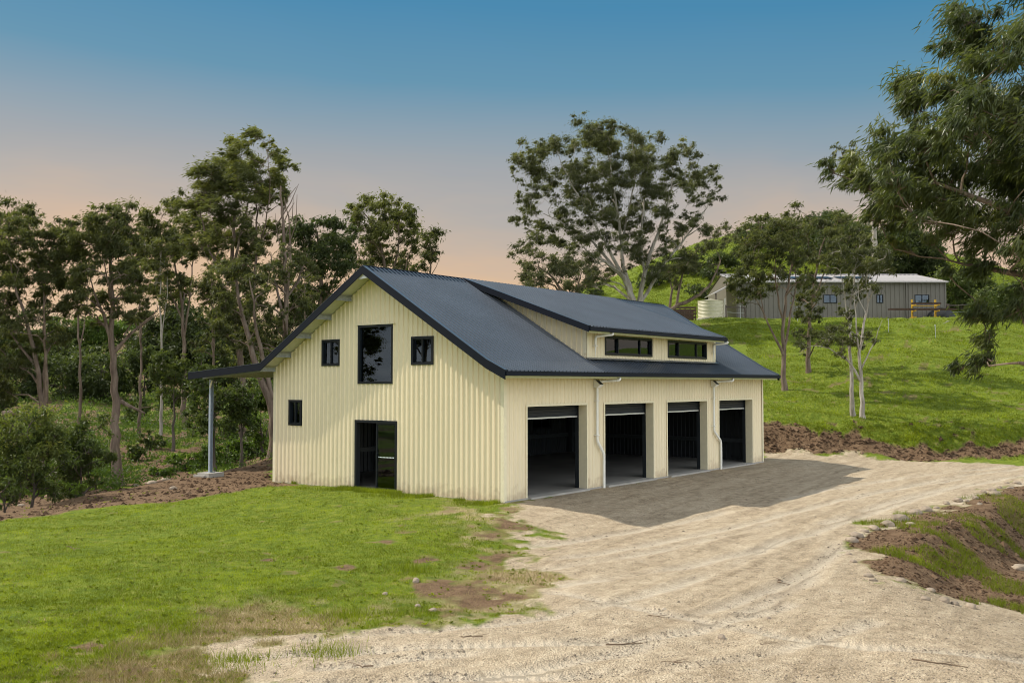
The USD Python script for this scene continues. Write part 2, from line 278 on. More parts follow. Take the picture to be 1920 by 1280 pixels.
for px in ([(430, 1262), (700, 1246), (960, 1240), (1180, 1232), (1380, 1200), (1560, 1150)], [(600, 1222), (850, 1205), (1080, 1180), (1280, 1130), (1420, 1080), (1540, 1010), (1700, 950), (1920, 893)],
           [(1010, 1085), (1180, 1062), (1350, 1030), (1500, 985), (1640, 940), (1780, 905), (1950, 880)], [(1000, 1040), (1150, 1020), (1320, 985), (1480, 945), (1640, 912), (1800, 890), (1950, 873)],
           [(1040, 1110), (1200, 1140), (1400, 1180), (1620, 1215), (1900, 1240), (2100, 1250)], [(900, 1275), (1150, 1230), (1400, 1150), (1520, 1090), (1580, 1000)]):
    w = np.array([spot(*q)[:2] for q in px]); l = shapely.LineString(w)
    t = np.linspace(0, l.length, 60); q = np.array([l.interpolate(a).coords[0] for a in t])
    for _ in range(8): q[1:-1] = (q[:-2]+2*q[1:-1]+q[2:])/4
    l = shapely.LineString(q); TRACKS += [l] if len(TRACKS) > 7 else [l.offset_curve(0.75), l.offset_curve(-0.75)]
def tracks(x, y):
    """how much of a wheel track, and how far along it"""
    rut, lip, along = np.zeros(len(x)), np.zeros(len(x)), np.zeros(len(x)); pts = shapely.points(x, y)
    for k, l in enumerate(TRACKS):
        d = shapely.distance(pts, l); s = np.where(d < 1.0, shapely.line_locate_point(l, pts), 0)
        a = np.exp(-(d/0.17)**2)*sst(0.30, 0.6, meshkit.fbm(np.stack([x*0.4, y*0.4, 0*x+k], 1), 2, 71)+0.08); along = np.where(a > rut, s, along); rut = np.maximum(rut, a); lip = np.maximum(lip, np.exp(-((d-0.30)/0.10)**2)*0.8)
    return rut, lip*(1-rut), along
ang = np.concatenate([np.arange(-180, -45, 5.0), np.arange(-45, -34, 1.0), np.arange(-34, 34, 0.14), np.arange(34, 45, 1.0), np.arange(45, 180, 5.0)])
rad = np.concatenate([[0.5, 2, 4, 5.5, 7], np.geomspace(8, 60, 285), np.geomspace(60.9, 420, 105)])
A, R = np.meshgrid(np.radians(ang), rad, indexing='ij')
GX, GY = R*np.sin(A), R*np.cos(A)
GZ = height(GX, GY)
gm, sm, dm = masks(GX, GY)
NA, NR = GX.shape
rut, lip, along = (np.zeros(GX.size) for _ in range(3)); sel = np.flatnonzero((GY.ravel() < 48) & (GY.ravel() > 9) & (GX.ravel() > -8) & (GX.ravel() < 28) & (gm.ravel() > 0.3))
rut[sel], lip[sel], along[sel] = tracks(GX.ravel()[sel], GY.ravel()[sel])
GZ = GZ+((0.022*lip-0.036*rut)*gm.ravel()).reshape(GX.shape)
gv = np.stack([GX, GY, GZ], -1).reshape(-1, 3)
i, j = np.meshgrid(np.arange(NA), np.arange(NR-1), indexing='ij'); i2 = (i+1) % NA
quads = np.stack([i*NR+j, i*NR+j+1, i2*NR+j+1, i2*NR+j], -1).reshape(-1, 4)
fx, fy = gv[quads].mean(1)[:, 0], gv[quads].mean(1)[:, 1]
flx, fly = to_barn(fx, fy)
keep = ~((flx < -0.35) & (flx > -BW+0.35) & (fly > 0.35) & (fly < BL-0.35))
quads, fx, fy, flx, fly = quads[keep], fx[keep], fy[keep], flx[keep], fly[keep]
tri = np.vstack([quads[:, [0, 2, 1]], quads[:, [0, 3, 2]]])
nn = np.zeros_like(gv); fn = np.cross(gv[tri[:, 1]]-gv[tri[:, 0]], gv[tri[:, 2]]-gv[tri[:, 0]])
for k in range(3): np.add.at(nn, tri[:, k], fn)
nn /= np.linalg.norm(nn, axis=1, keepdims=True)+1e-12
fg, fs = gm.ravel()[quads].mean(1), sm.ravel()[quads].mean(1)
cls = np.zeros(len(quads), int)
cls[fg > 0.5] = 1
soilf = (fs > 0.5) & (fg <= 0.5)
def near(poly, pad): return shapely.contains_xy(poly.buffer(pad), fx, fy)
cls[soilf & near(track_poly, 1.2)] = 2
cls[soilf & near(cut_poly, 1.5)] = 3
cls[(fg <= 0.5) & near(bank_poly, 0.2)] = 4

M['ground'] = usdkit.material(stage, '/World/Looks/ground', {
    'g': ('geometry', {}), 'ag': ('attribute', {'attribute': 'gravel'}), 'as': ('attribute', {'attribute': 'soil'}), 'ad': ('attribute', {'attribute': 'dry'}),
    'n1': ('noise_texture', {'scale': 0.32, 'detail': 8.0, 'roughness': 0.6}), 'n2': ('noise_texture', {'scale': 4.0, 'detail': 9.0, 'roughness': 0.65}),
    'n3': ('noise_texture', {'scale': 26.0, 'detail': 6.0, 'roughness': 0.7}), 'v': ('voronoi_texture', {'scale': 34.0}), 'v2': ('voronoi_texture', {'scale': 55.0}),
    # drive tracks: noise drawn out along the way the vehicles go
    'mp0': ('mapping', {'rotation': (0, 0, -1.0)}), 'mp': ('mapping', {'scale': (0.30, 3.0, 1.0)}), 'n4': ('noise_texture', {'scale': 1.0, 'detail': 7.0, 'roughness': 0.6, 'distortion': 0.6}),
    'gmix': ('math', {'math_type': 'multiply_add', 'value2': 0.36}), 'gm2': ('math', {'math_type': 'multiply', 'value2': 0.45}),
    'gmix3': ('math', {'math_type': 'multiply_add', 'value2': 0.35}), 'gm3': ('math', {'math_type': 'subtract', 'value2': 0.075}),
    'gr': ('rgb_ramp', {'ramp': [(0.25, (0.13, 0.098, 0.066)), (0.40, (0.258, 0.200, 0.134)), (0.52, (0.400, 0.322, 0.226)), (0.66, (0.51, 0.425, 0.312)), (0.82, (0.63, 0.56, 0.46))]}),
    'vs': ('rgb_ramp', {'ramp': [(0.0, (0.3, 0.28, 0.26)), (0.22, (0.75, 0.74, 0.72)), (0.55, (1, 1, 1)), (1.0, (1.4, 1.4, 1.4))]}),
    'gv': ('mix', {'mix_type': 'multiply', 'fac': 0.85}),
    'sr': ('rgb_ramp', {'ramp': [(0.25, (0.040, 0.022, 0.012)), (0.45, (0.115, 0.070, 0.040)), (0.6, (0.21, 0.138, 0.082)), (0.78, (0.35, 0.26, 0.17))]}),
    'smix': ('math', {'math_type': 'multiply_add', 'value2': 0.5}), 'sm2': ('math', {'math_type': 'multiply', 'value2': 0.5}),
    'wr': ('rgb_ramp', {'ramp': [(0.25, (0.050, 0.075, 0.012)), (0.45, (0.110, 0.155, 0.014)), (0.6, (0.165, 0.200, 0.022)), (0.75, (0.24, 0.21, 0.07))]}),
    'dr': ('rgb_ramp', {'ramp': [(0.3, (0.18, 0.13, 0.07)), (0.6, (0.40, 0.31, 0.18)), (0.8, (0.55, 0.45, 0.3))]}),
    'fs1': ('math', {'math_type': 'subtract', 'value2': 0.5}), 'fs2': ('math', {'math_type': 'multiply_add', 'value2': 0.9}), 'fsr': ('map_range', {'from_min': 0.25, 'from_max': 0.75, 'clamp': True}),
    'fg2': ('math', {'math_type': 'multiply_add', 'value2': 0.9}), 'fgr': ('map_range', {'from_min': 0.25, 'from_max': 0.75, 'clamp': True}),
    'ar': ('attribute', {'attribute': 'rut'}), 'al': ('attribute', {'attribute': 'along'}), 'trs': ('math', {'math_type': 'multiply', 'value2': 42.0}), 'tread': ('math', {'math_type': 'sine'}), 'trm': ('math', {'math_type': 'multiply'}), 'bh4': ('math', {'math_type': 'multiply_add', 'value2': 0.45}),
    'rutc': ('math', {'math_type': 'multiply', 'value2': 0.6}), 'gvr': ('mix', {'color2': (0.50, 0.435, 0.345)}),
    'm1': ('mix', {}), 'm2': ('mix', {}), 'm3': ('mix', {}),
    'bh': ('math', {'math_type': 'multiply_add', 'value2': 0.75}), 'bh2': ('math', {'math_type': 'multiply_add', 'value2': 0.22}), 'bh3': ('math', {'math_type': 'multiply_add', 'value2': 0.5}),
    'b': ('bump', {'strength': 0.6, 'distance': 0.04}), 'p': ('principled_bsdf', {'roughness': 0.92, 'specular_ior_level': 0.15})},
    [('g.position', f'{n}.vector') for n in ('n1', 'n2', 'n3', 'v', 'v2', 'mp0')] + [('mp0.vector', 'mp.vector'), ('mp.vector', 'n4.vector'),
     ('n4.fac', 'gmix.value1'), ('n2.fac', 'gm2.value1'), ('gm2.value', 'gmix.value3'), ('n3.fac', 'gmix3.value1'), ('gmix.value', 'gm3.value1'), ('gm3.value', 'gmix3.value3'), ('gmix3.value', 'gr.fac'),
     ('v2.color', 'vs.fac'), ('gr.color', 'gv.color1'), ('vs.color', 'gv.color2'),
     ('n2.fac', 'smix.value1'), ('n3.fac', 'sm2.value1'), ('sm2.value', 'smix.value3'), ('smix.value', 'sr.fac'), ('n2.fac', 'wr.fac'), ('n3.fac', 'dr.fac'),
     ('n2.fac', 'fs1.value1'), ('fs1.value', 'fs2.value1'), ('as.fac', 'fs2.value3'), ('fs2.value', 'fsr.value'), ('fs1.value', 'fg2.value1'), ('ag.fac', 'fg2.value3'), ('fg2.value', 'fgr.value'),
     ('ad.fac', 'm1.fac'), ('wr.color', 'm1.color1'), ('dr.color', 'm1.color2'), ('fsr.result', 'm2.fac'), ('m1.color', 'm2.color1'), ('sr.color', 'm2.color2'),
     ('fgr.result', 'm3.fac'), ('m2.color', 'm3.color1'), ('ar.fac', 'rutc.value1'), ('rutc.value', 'gvr.fac'), ('gv.color', 'gvr.color1'), ('gvr.color', 'm3.color2'), ('al.fac', 'trs.value1'), ('trs.value', 'tread.value1'), ('tread.value', 'trm.value1'), ('ar.fac', 'trm.value2'), ('trm.value', 'bh4.value1'), ('bh3.value', 'bh4.value3'), ('m3.color', 'p.base_color'),
     ('n4.fac', 'bh.value1'), ('n3.fac', 'bh2.value1'), ('bh2.value', 'bh.value3'), ('v.distance', 'bh2.value3'), ('n2.fac', 'bh3.value1'), ('bh.value', 'bh3.value3'), ('bh4.value', 'b.height'), ('b.normal', 'p.normal')], surface='p.BSDF')
for k, name in enumerate(('ground', 'gravel_driveway', 'dirt_track', 'cut_soil_bank', 'roadside_bank')):
    q = quads[cls == k]; use, inv = np.unique(q, return_inverse=True); q = inv.reshape(q.shape)
    f = np.vstack([q[:, [0, 2, 1]], q[:, [0, 3, 2]]])
    pr = obj(name, (gv[use], f), 'ground', normals=nn[use], attrs={'gravel': gm.ravel()[use], 'soil': sm.ravel()[use], 'dry': dm.ravel()[use], 'rut': rut[use], 'along': along[use]})
    tag(pr, kind='structure')

# ------------------------------------------------------------------ the barn
barn = thing('barn', 'large cream steel barn with dark blue roof and four open garage doors', 'barn', (BC[0], BC[1], 0), -math.degrees(TH))
RZ, BRK_X, BRK_Z, EAVE_X, EAVE_Z = 6.80, -0.078, 3.887, 0.527, 3.607
RIDGE = -BW/2; LBRK = -BW-BRK_X; AWN_X, AWN_Z = -13.67, 3.602
Y0, Y1 = -0.666, 18.28                                                     # roof ends
def roof_z(x):
    x = np.asarray(x, float)
    return np.interp(x, [AWN_X, LBRK, RIDGE, BRK_X, EAVE_X], [AWN_Z, BRK_Z, RZ, BRK_Z, EAVE_Z])
def profile(u0, u1, pitch=0.195, top=0.034, side=0.014, h=0.034, shift=0.0):
    """ribbed sheet: (u, height) along the wall"""
    us, hs = [u0], [0.0]; u = u0+0.05+shift
    while u+top+2*side < u1:
        us += [u, u+side, u+side+top, u+2*side+top]; hs += [0, h, h, 0]; u += pitch
    return np.array(us+[u1]), np.array(hs+[0.0])
def sheet(u0, u1, zlo, ztop, holes, place, **kw):
    """vertical ribbed cladding from u0 to u1 with rectangular holes (ua, ub, za, zb); place(u, h, z) -> xyz"""
    us, hs = profile(u0, u1, **kw)
    cuts = sorted({c for h in holes for c in h[:2] if u0 < c < u1} | set(kw.get('cuts', ())))
    extra = np.array([c for c in cuts]+[RIDGE_U for RIDGE_U in SPLITS if u0 < RIDGE_U < u1])
    if len(extra): hh = np.interp(extra, us, hs); us = np.r_[us, extra]; hs = np.r_[hs, hh]; o = np.argsort(us, kind='stable'); us, hs = us[o], hs[o]
    V, F, n = [], [], 0
    for a, b, ha, hb in zip(us[:-1], us[1:], hs[:-1], hs[1:]):
        if b-a < 1e-5: continue
        m = (a+b)/2
        hl = sorted((h[2], h[3]) for h in holes if h[0]-1e-6 < m < h[1]+1e-6)
        z = zlo; spans = []
        for za, zb in hl:
            if za > z: spans.append((z, z, za, za))
            z = max(z, zb)
        ta, tb = float(ztop(a)), float(ztop(b))
        if min(ta, tb) > z: spans.append((z, z, ta, tb))
        for la, lb, ua, ub in spans:
            V += [place(a, ha, la), place(b, hb, lb), place(b, hb, ub), place(a, ha, ua)]; F.append([n, n+1, n+2, n+3]); n += 4
    return np.array(V), np.array(F)
SPLITS = [RIDGE, BRK_X, LBRK]
holes_gable = dict(win=(-5.737, -4.264, 3.264, 5.049), door=(-5.854, -4.071, -0.06, 2.10), wr=(-3.464, -2.63, 3.824, 4.636), wl=(-7.415, -6.602, 3.832, 4.643), wlow=(-9.012, -8.416, 1.888, 2.694))
doors = [(1.072, 4.186), (5.262, 8.411), (9.443, 12.553), (13.619, 16.712)]; DZ = 2.588
back_win = (14.7, 16.2, 1.15, 2.15)
und = 0.07
obj('gable_wall', sheet(-BW, 0.0, -0.03, lambda x: roof_z(x)-und, list(holes_gable.values()), lambda u, h, z: (u, -h, z)), 'cream_steel', barn)
SPLITS = []
obj('side_wall', sheet(0.0, BL, -0.03, lambda t: 3.78, [(a, b, -0.1, DZ) for a, b in doors], lambda u, h, z: (h, u, z), h=0.024), 'cream_steel', barn)
obj('back_wall', sheet(0.0, BL, -0.03, lambda t: 3.84, [back_win], lambda u, h, z: (-BW-h, u, z)), 'cream_steel', barn)
SPLITS = [RIDGE, BRK_X, LBRK]
obj('end_wall', sheet(-BW, 0.0, -0.03, lambda x: roof_z(x)-und, [], lambda u, h, z: (u, BL+h, z)), 'cream_steel', barn)
# inner faces
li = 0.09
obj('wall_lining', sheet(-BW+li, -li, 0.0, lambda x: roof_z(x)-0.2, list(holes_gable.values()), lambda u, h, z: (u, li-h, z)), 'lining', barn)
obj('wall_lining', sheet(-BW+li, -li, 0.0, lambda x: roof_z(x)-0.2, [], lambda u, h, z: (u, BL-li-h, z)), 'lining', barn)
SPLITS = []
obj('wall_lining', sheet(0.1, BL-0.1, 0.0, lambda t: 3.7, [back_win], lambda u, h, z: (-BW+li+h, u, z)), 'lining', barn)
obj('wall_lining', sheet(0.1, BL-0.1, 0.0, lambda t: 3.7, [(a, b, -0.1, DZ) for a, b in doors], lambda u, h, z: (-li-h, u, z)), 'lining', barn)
obj('mezzanine_floor', box(-BW+0.15, -0.15, 0.15, BL-0.15, 2.98, 3.16), 'charcoal_steel', barn)
for z in (0.75, 2.35):
    obj('girt', box(-BW+0.1, -BW+0.22, 0.12, BL-0.24, z, z+0.16), 'dark_steel', barn)
    obj('girt', box(-BW+0.2, -0.3, BL-0.22, BL-0.12, z, z+0.16), 'dark_steel', barn)
for y in (4.72, 8.93, 13.1, BL-0.35):
    obj('portal_column', box(-BW+0.24, -BW+0.44, y-0.08, y+0.08, 0.0, 2.98), 'dark_steel', barn); obj('portal_column', box(-0.60, -0.42, y-0.08, y+0.08, 0.0, 2.98), 'dark_steel', barn)
obj('floor_slab', box(-BW+0.01, -0.01, 0.02, BL-0.02, -0.35, 0.0), 'concrete_floor', barn)
edge = [box(-BW-0.03, 0.035, -0.05, 0.019, -0.4, -0.034), box(-BW-0.05, -BW+0.009, 0.021, BL, -0.4, -0.034)]
edge += [box(-0.009, 0.045, 0.02, BL, -0.42, -0.006)]
obj('slab_edge', cat(edge), 'concrete', barn)
obj('door_threshold', cat([box(-0.25, 0.16, a+0.01, b-0.01, -0.3, 0.004) for a, b in doors]), 'concrete', barn)
# corner trims
for cx, cy in ((0, 0), (-BW, 0), (0, BL)):
    sx, sy = (1 if cx == 0 else -1), (-1 if cy == 0 else 1)
    q = [box(min(cx, cx-sx*0.09), max(cx, cx-sx*0.09), min(cy+sy*0.032, cy+sy*0.036), max(cy+sy*0.032, cy+sy*0.036), -0.03, 3.78),
         box(min(cx+sx*0.032, cx+sx*0.036), max(cx+sx*0.032, cx+sx*0.036), min(cy-sy*0.09, cy+sy*0.036), max(cy-sy*0.09, cy+sy*0.036), -0.03, 3.78),
         box(min(cx, cx+sx*0.032), max(cx, cx+sx*0.032), min(cy+sy*0.030, cy+sy*0.034), max(cy+sy*0.030, cy+sy*0.034), -0.03, 3.78)]
    obj('corner_trim', cat(q), 'cream_trim', barn)
# ---- roofs of corrugated steel, the waves running down the slope
def corrugated(y0, y1, line):
    """line: (x, z) down the slope; ribs of trapezoid section across it"""
    ys, w = profile(y0, y1, pitch=0.190, top=0.044, side=0.012, h=0.040); n = len(ys)
    line = np.array(line, float); V = []
    d = np.gradient(line, axis=0); nrm = np.stack([-d[:, 1], d[:, 0]], 1); nrm /= np.linalg.norm(nrm, axis=1, keepdims=True); nrm *= np.sign(nrm[:, 1:2])
    for (x, z), m in zip(line, nrm): V.append(np.stack([x+m[0]*w, ys, z+m[1]*w], 1))
    V = np.vstack(V); i, j = np.meshgrid(np.arange(len(line)-1), np.arange(n-1), indexing='ij')
    return V, np.stack([i*n+j, (i+1)*n+j, (i+1)*n+j+1, i*n+j+1], -1).reshape(-1, 4)
DT0, DT1, DEX, DEZ = 4.036, 13.862, 0.185, 5.025                            # dormer roof
DX = -0.31; DW0, DW1 = 4.70, 13.97                                           # dormer wall
obj('roof_sheeting', corrugated(Y0, Y1, [(RIDGE, RZ), (BRK_X, BRK_Z), (EAVE_X+0.04, EAVE_Z-0.018)]), 'navy_steel', barn)
obj('roof_sheeting', corrugated(Y0, Y1, [(RIDGE, RZ), (LBRK, BRK_Z), (AWN_X, AWN_Z)]), 'navy_steel', barn)
obj('roof_lining', cat([trimesh.Trimesh(*[np.array(a) for a in ([(RIDGE, Y0+.02, RZ-.05), (RIDGE, Y1-.02, RZ-.05), (BRK_X, Y1-.02, BRK_Z-.05), (BRK_X, Y0+.02, BRK_Z-.05), (EAVE_X, Y1-.02, EAVE_Z-.04), (EAVE_X, Y0+.02, EAVE_Z-.04)], [(0, 1, 2), (0, 2, 3), (3, 2, 4), (3, 4, 5)])], process=False),
                        trimesh.Trimesh(*[np.array(a) for a in ([(RIDGE, Y0+.02, RZ-.05), (RIDGE, Y1-.02, RZ-.05), (LBRK, Y1-.02, BRK_Z-.05), (LBRK, Y0+.02, BRK_Z-.05), (AWN_X+.02, Y1-.02, AWN_Z-.04), (AWN_X+.02, Y0+.02, AWN_Z-.04)], [(0, 2, 1), (0, 3, 2), (3, 4, 2), (3, 5, 4)])], process=False)]), 'roof_underside', barn)
dormer_roof = obj('dormer_roof', corrugated(DT0, DT1, [(RIDGE, RZ+0.03), (DEX+0.03, DEZ)]), 'navy_steel', barn)
def cap(y0, y1, x=RIDGE, z=RZ, w=0.20, m=0.607):
    return cat([bar((x+s*w/2, y0, z+0.030-m*w/2), (x+s*w/2, y1, z+0.030-m*w/2), 0.004+w*1.17, 0.006, up=(s*m, 0, 1)) for s in (-1, 1)]+[tube([(x, y0, z+0.035), (x, y1, z+0.035)], 0.028, 8)[0:0] or trimesh.Trimesh(*tube([(x, y0, z+0.032), (x, y1, z+0.032)], 0.026, 8), process=False)])
obj('ridge_cap', cap(Y0-0.01, Y1+0.01), 'navy_trim', barn)
# barge boards: folded flashing along the roof ends
BOXF = np.array([(0, 1, 2), (0, 2, 3), (4, 6, 5), (4, 7, 6), (0, 4, 5), (0, 5, 1), (3, 2, 6), (3, 6, 7), (1, 5, 6), (1, 6, 2), (0, 3, 7), (0, 7, 4)])
def barge_board(pts, y, parent, dep=0.26, th=0.03, lip=0.13, sgn=-1):
    ms, caps = [], []
    for (xa, za), (xb, zb) in zip(pts[:-1], pts[1:]):
        V = [(xa, y, za+0.035), (xb, y, zb+0.035), (xb, y, zb+0.035-dep), (xa, y, za+0.035-dep)]
        V += [(a, b-sgn*th, c) for a, b, c in V]; ms.append(trimesh.Trimesh(np.array(V, float), BOXF, process=False))
        V = [(xa, y+sgn*0.004, za+0.046), (xb, y+sgn*0.004, zb+0.046), (xb, y-sgn*lip, zb+0.046), (xa, y-sgn*lip, za+0.046)]; V += [(a, b, c-0.009) for a, b, c in V]
        caps.append(trimesh.Trimesh(np.array(V, float), BOXF, process=False))
    b = obj('barge_board', cat(ms), 'navy_trim', parent)
    obj('barge_capping', cat(caps), 'navy_steel', parent)
RL = [(RIDGE, RZ), (BRK_X, BRK_Z), (EAVE_X+0.05, EAVE_Z-0.02)]; LL = [(RIDGE, RZ), (LBRK, BRK_Z), (AWN_X-0.03, AWN_Z-0.002)]
barge_board(RL, Y0-0.03, barn)
barge_board(LL, Y0-0.031, dep=0.24, parent=barn)
barge_board(RL, Y1+0.03, sgn=1, parent=barn)
barge_board(LL, Y1+0.031, sgn=1, dep=0.24, parent=barn)
DL = [(RIDGE+0.02, RZ+0.02), (DEX+0.04, DEZ-0.01)]
for y, s in ((DT0-0.03, -1), (DT1+0.03, 1)): barge_board(DL, y, dormer_roof, sgn=s, dep=0.2)
obj('soffit', trimesh.Trimesh(np.array([(RIDGE+.3, DT0+.02, RZ-.11), (RIDGE+.3, DT1-.02, RZ-.11), (DEX, DT1-.02, DEZ-.05), (DEX, DT0+.02, DEZ-.05)]), np.array([(0, 1, 2), (0, 2, 3)]), process=False), 'roof_underside', dormer_roof)
apx = [(RIDGE-0.26, RZ-0.265-0.10), (RIDGE+0.22, RZ-0.245-0.10), (RIDGE-0.01, RZ-0.225)]
obj('apex_plate', trimesh.creation.extrude_polygon(shapely.Polygon(apx), 0.02), 'zinc_light', barn)
pm = stage.GetPrimAtPath('/World/barn/apex_plate'); UsdGeom.Xformable(pm).AddTransformOp().Set(Gf.Matrix4d(1, 0, 0, 0, 0, 0, 1, 0, 0, -1, 0, 0, 0, Y0+0.045, 0, 1))
for x in (-1.9, -3.6, -6.08, -7.0, -7.95, -8.94, -9.72):                     # purlin ends under the gable overhang
    z = float(roof_z(x))-0.05; m = 0.607 if x < RIDGE else -0.607
    c = [box(-0.035, 0.035, Y0+0.02, 0.0, -0.15, -0.142), box(-0.035, 0.035, Y0+0.02, 0.0, -0.008, 0.0), box(-0.035, -0.029, Y0+0.02, 0.0, -0.15, 0.0)]
    c = cat(c); c.apply_translation([x, 0, z-0.035]); obj('purlin', c, 'galvanised', barn)
# gutters
def gutter(y0, y1, x, z, wd=0.11):
    ms = [box(x+wd-0.004, x+wd, y0, y1, z-0.10, z+0.012), box(x-0.012, x+wd, y0, y1, z-0.104, z-0.10), box(x-0.014, x-0.010, y0, y1, z-0.10, z+0.012), box(x+wd-0.018, x+wd+0.006, y0, y1, z+0.012, z+0.022)]
    ms += [box(x, x+wd-0.004, yy, yy+0.004, z-0.10, z+0.012) for yy in (y0, y1-0.004)]
    ms += [box(x+wd, x+wd+0.003, yy, yy+0.035, z-0.02, z-0.010) for yy in np.arange(y0+0.05, y1-0.05, 0.09)]
    return cat(ms)
obj('gutter', gutter(Y0-0.01, Y1+0.01, EAVE_X, EAVE_Z-0.035), 'navy_trim', barn)
obj('gutter', gutter(DT0-0.01, DT1+0.01, DEX, DEZ-0.03), 'navy_trim', dormer_roof)
obj('fascia', box(EAVE_X-0.06, EAVE_X-0.018, Y0+0.05, Y1-0.05, EAVE_Z-0.20, EAVE_Z-0.05), 'pale_green_trim', barn)
obj('fascia', box(DEX-0.06, DEX-0.018, DT0+0.05, DT1-0.05, DEZ-0.19, DEZ-0.05), 'pale_green_trim', dormer_roof)
# ---- dormer
def main_roof(x): return np.interp(x, [RIDGE, BRK_X], [RZ, BRK_Z])
dwin = [(5.789, 8.905), (10.091, 13.182)]; DZ0, DZ1 = 4.202, 4.803
obj('dormer_wall', sheet(DW0, DW1, 4.03, lambda t: 5.10, [(a, b, DZ0, DZ1) for a, b in dwin], lambda u, h, z: (DX+h, u, z), h=0.024), 'cream_steel', barn)
dsl = (RZ+0.03-DEZ)/(DEX-RIDGE)
def dside(y, sg):
    us, hs = profile(RIDGE+0.4, DX, pitch=0.195); V, F = [], []
    for a, b, ha, hb in zip(us[:-1], us[1:], hs[:-1], hs[1:]):
        n = len(V)
        for u, h, top in ((a, ha, 0), (b, hb, 0), (b, hb, 1), (a, ha, 1)): V.append((u, y+sg*h, (RZ+0.03-dsl*(u-RIDGE)-0.06) if top else float(main_roof(u))+0.005))
        F.append([n, n+1, n+2, n+3])
    return np.array(V), np.array(F)
obj('dormer_side_wall', dside(DW0, -1), 'cream_steel', barn); obj('dormer_side_wall', dside(DW1, 1), 'cream_steel', barn)
for y in (DW0, DW1):
    s = -1 if y == DW0 else 1
    obj('corner_trim', cat([box(DX+0.026, DX+0.030, min(y, y-s*0.1), max(y, y-s*0.1), 4.03, 5.02), box(DX-0.09, DX+0.030, min(y+s*0.031, y+s*0.035), max(y+s*0.031, y+s*0.035), 4.2, 5.02)]), 'cream_trim', barn)
obj('apron_flashing', cat([bar((DX+0.10, DW0-0.1, 4.055), (DX+0.10, DW1+0.1, 4.055), 0.16, 0.006, up=(0.4, 0, 1))]), 'navy_steel', barn)
# ---- windows: frame, sashes and panes in a wall plane
def window(parent, place, a, b, z0, z1, lights, name='window', fw=0.05, dep=0.08, back=0.03):
    """place(box bounds u0,u1,d0,d1,z0,z1) -> mesh, d outward from the wall; lights: relative sash divisions"""
    w = part(name, parent)
    fr = [place(a-0.02, b+0.02, -dep, 0.045, z0-0.02, z0+fw), place(a-0.02, b+0.02, -dep, 0.045, z1-fw, z1+0.02), place(a-0.02, a+fw, -dep, 0.044, z0+fw, z1-fw), place(b-fw, b+0.02, -dep, 0.044, z0+fw, z1-fw)]
    obj('frame', cat(fr), 'black_aluminium', w)
    xs = [a+fw]+[a+(b-a)*q for q in lights]+[b-fw]
    for k in range(len(xs)-1):
        u0, u1 = xs[k], xs[k+1]; o = -0.012 if k % 2 else -0.04
        if k: obj('mullion', place(u0-0.022, u0+0.022, -dep+0.01, 0.03, z0+fw, z1-fw), 'black_aluminium', w)
        sb = 0.028
        if len(xs) > 2:
            obj('sash', cat([place(u0, u1, o-0.02, o+0.012, z0+fw, z0+fw+sb), place(u0, u1, o-0.02, o+0.012, z1-fw-sb, z1-fw), place(u0, u0+sb, o-0.02, o+0.011, z0+fw+sb, z1-fw-sb), place(u1-sb, u1, o-0.02, o+0.011, z0+fw+sb, z1-fw-sb)]), 'black_aluminium', w)
        obj('pane', place(u0, u1, o-0.008, o-0.004, z0+fw, z1-fw), 'window_glass', w)
    return w
gp = lambda u0, u1, d0, d1, z0, z1: box(u0, u1, -d1, -d0, z0, z1)
sp = lambda u0, u1, d0, d1, z0, z1: box(d0, d1, u0, u1, z0, z1)
dp = lambda u0, u1, d0, d1, z0, z1: box(DX+d0, DX+d1, u0, u1, z0, z1)
bp = lambda u0, u1, d0, d1, z0, z1: box(-BW-d1, -BW-d0, u0, u1, z0, z1)
h = holes_gable
tag(window(barn, gp, *h['win'], [], dep=0.14), 'tall single pane window high in the gable')
tag(window(barn, gp, *h['wr'], [0.5]), 'small sliding window right of the tall gable window')
tag(window(barn, gp, *h['wl'], [0.5]), 'small sliding window left of the tall gable window')
tag(window(barn, gp, *h['wlow'], [0.5]), 'small low window near the left corner of the gable')
for a, b in dwin: window(barn, dp, a, b, DZ0, DZ1, [0.27, 0.74])
window(barn, bp, *back_win, [0.5])
obj('head_flashing', box(h['win'][0]-0.08, h['win'][1]+0.10, -0.075, -0.028, h['win'][3]+0.022, h['win'][3]+0.045), 'cream_trim', barn)
# glazed sliding door
sd = part('sliding_door', barn); a, b, _, zt = h['door']; z0 = -0.06
obj('frame', cat([gp(a-0.02, b+0.02, -0.12, 0.045, zt-0.06, zt+0.02), gp(a-0.02, a+0.06, -0.12, 0.044, z0, zt-0.06), gp(b-0.05, b+0.02, -0.12, 0.044, z0, zt-0.06), gp(a+0.06, b-0.05, -0.12, 0.046, z0, z0+0.05)]), 'black_aluminium', sd)
m = (a+b)/2+0.02
def leaf(u0, u1, d): return cat([gp(u0, u0+0.055, d-0.02, d+0.02, z0+0.05, zt-0.06), gp(u1-0.055, u1, d-0.02, d+0.02, z0+0.05, zt-0.06), gp(u0+0.055, u1-0.055, d-0.02, d+0.02, z0+0.05, z0+0.13), gp(u0+0.055, u1-0.055, d-0.02, d+0.02, zt-0.115, zt-0.06)])
obj('door_leaf', leaf(m-0.03, b-0.05, -0.015), 'black_aluminium', sd); obj('pane', gp(m+0.02, b-0.1, -0.019, -0.011, z0+0.12, zt-0.11), 'window_glass', sd)
obj('door_leaf', leaf(m-0.07, b-0.08, -0.07), 'black_aluminium', sd)
obj('handle', gp(m-0.005, m+0.02, 0.005, 0.03, 0.95, 1.12), 'charcoal_steel', sd)
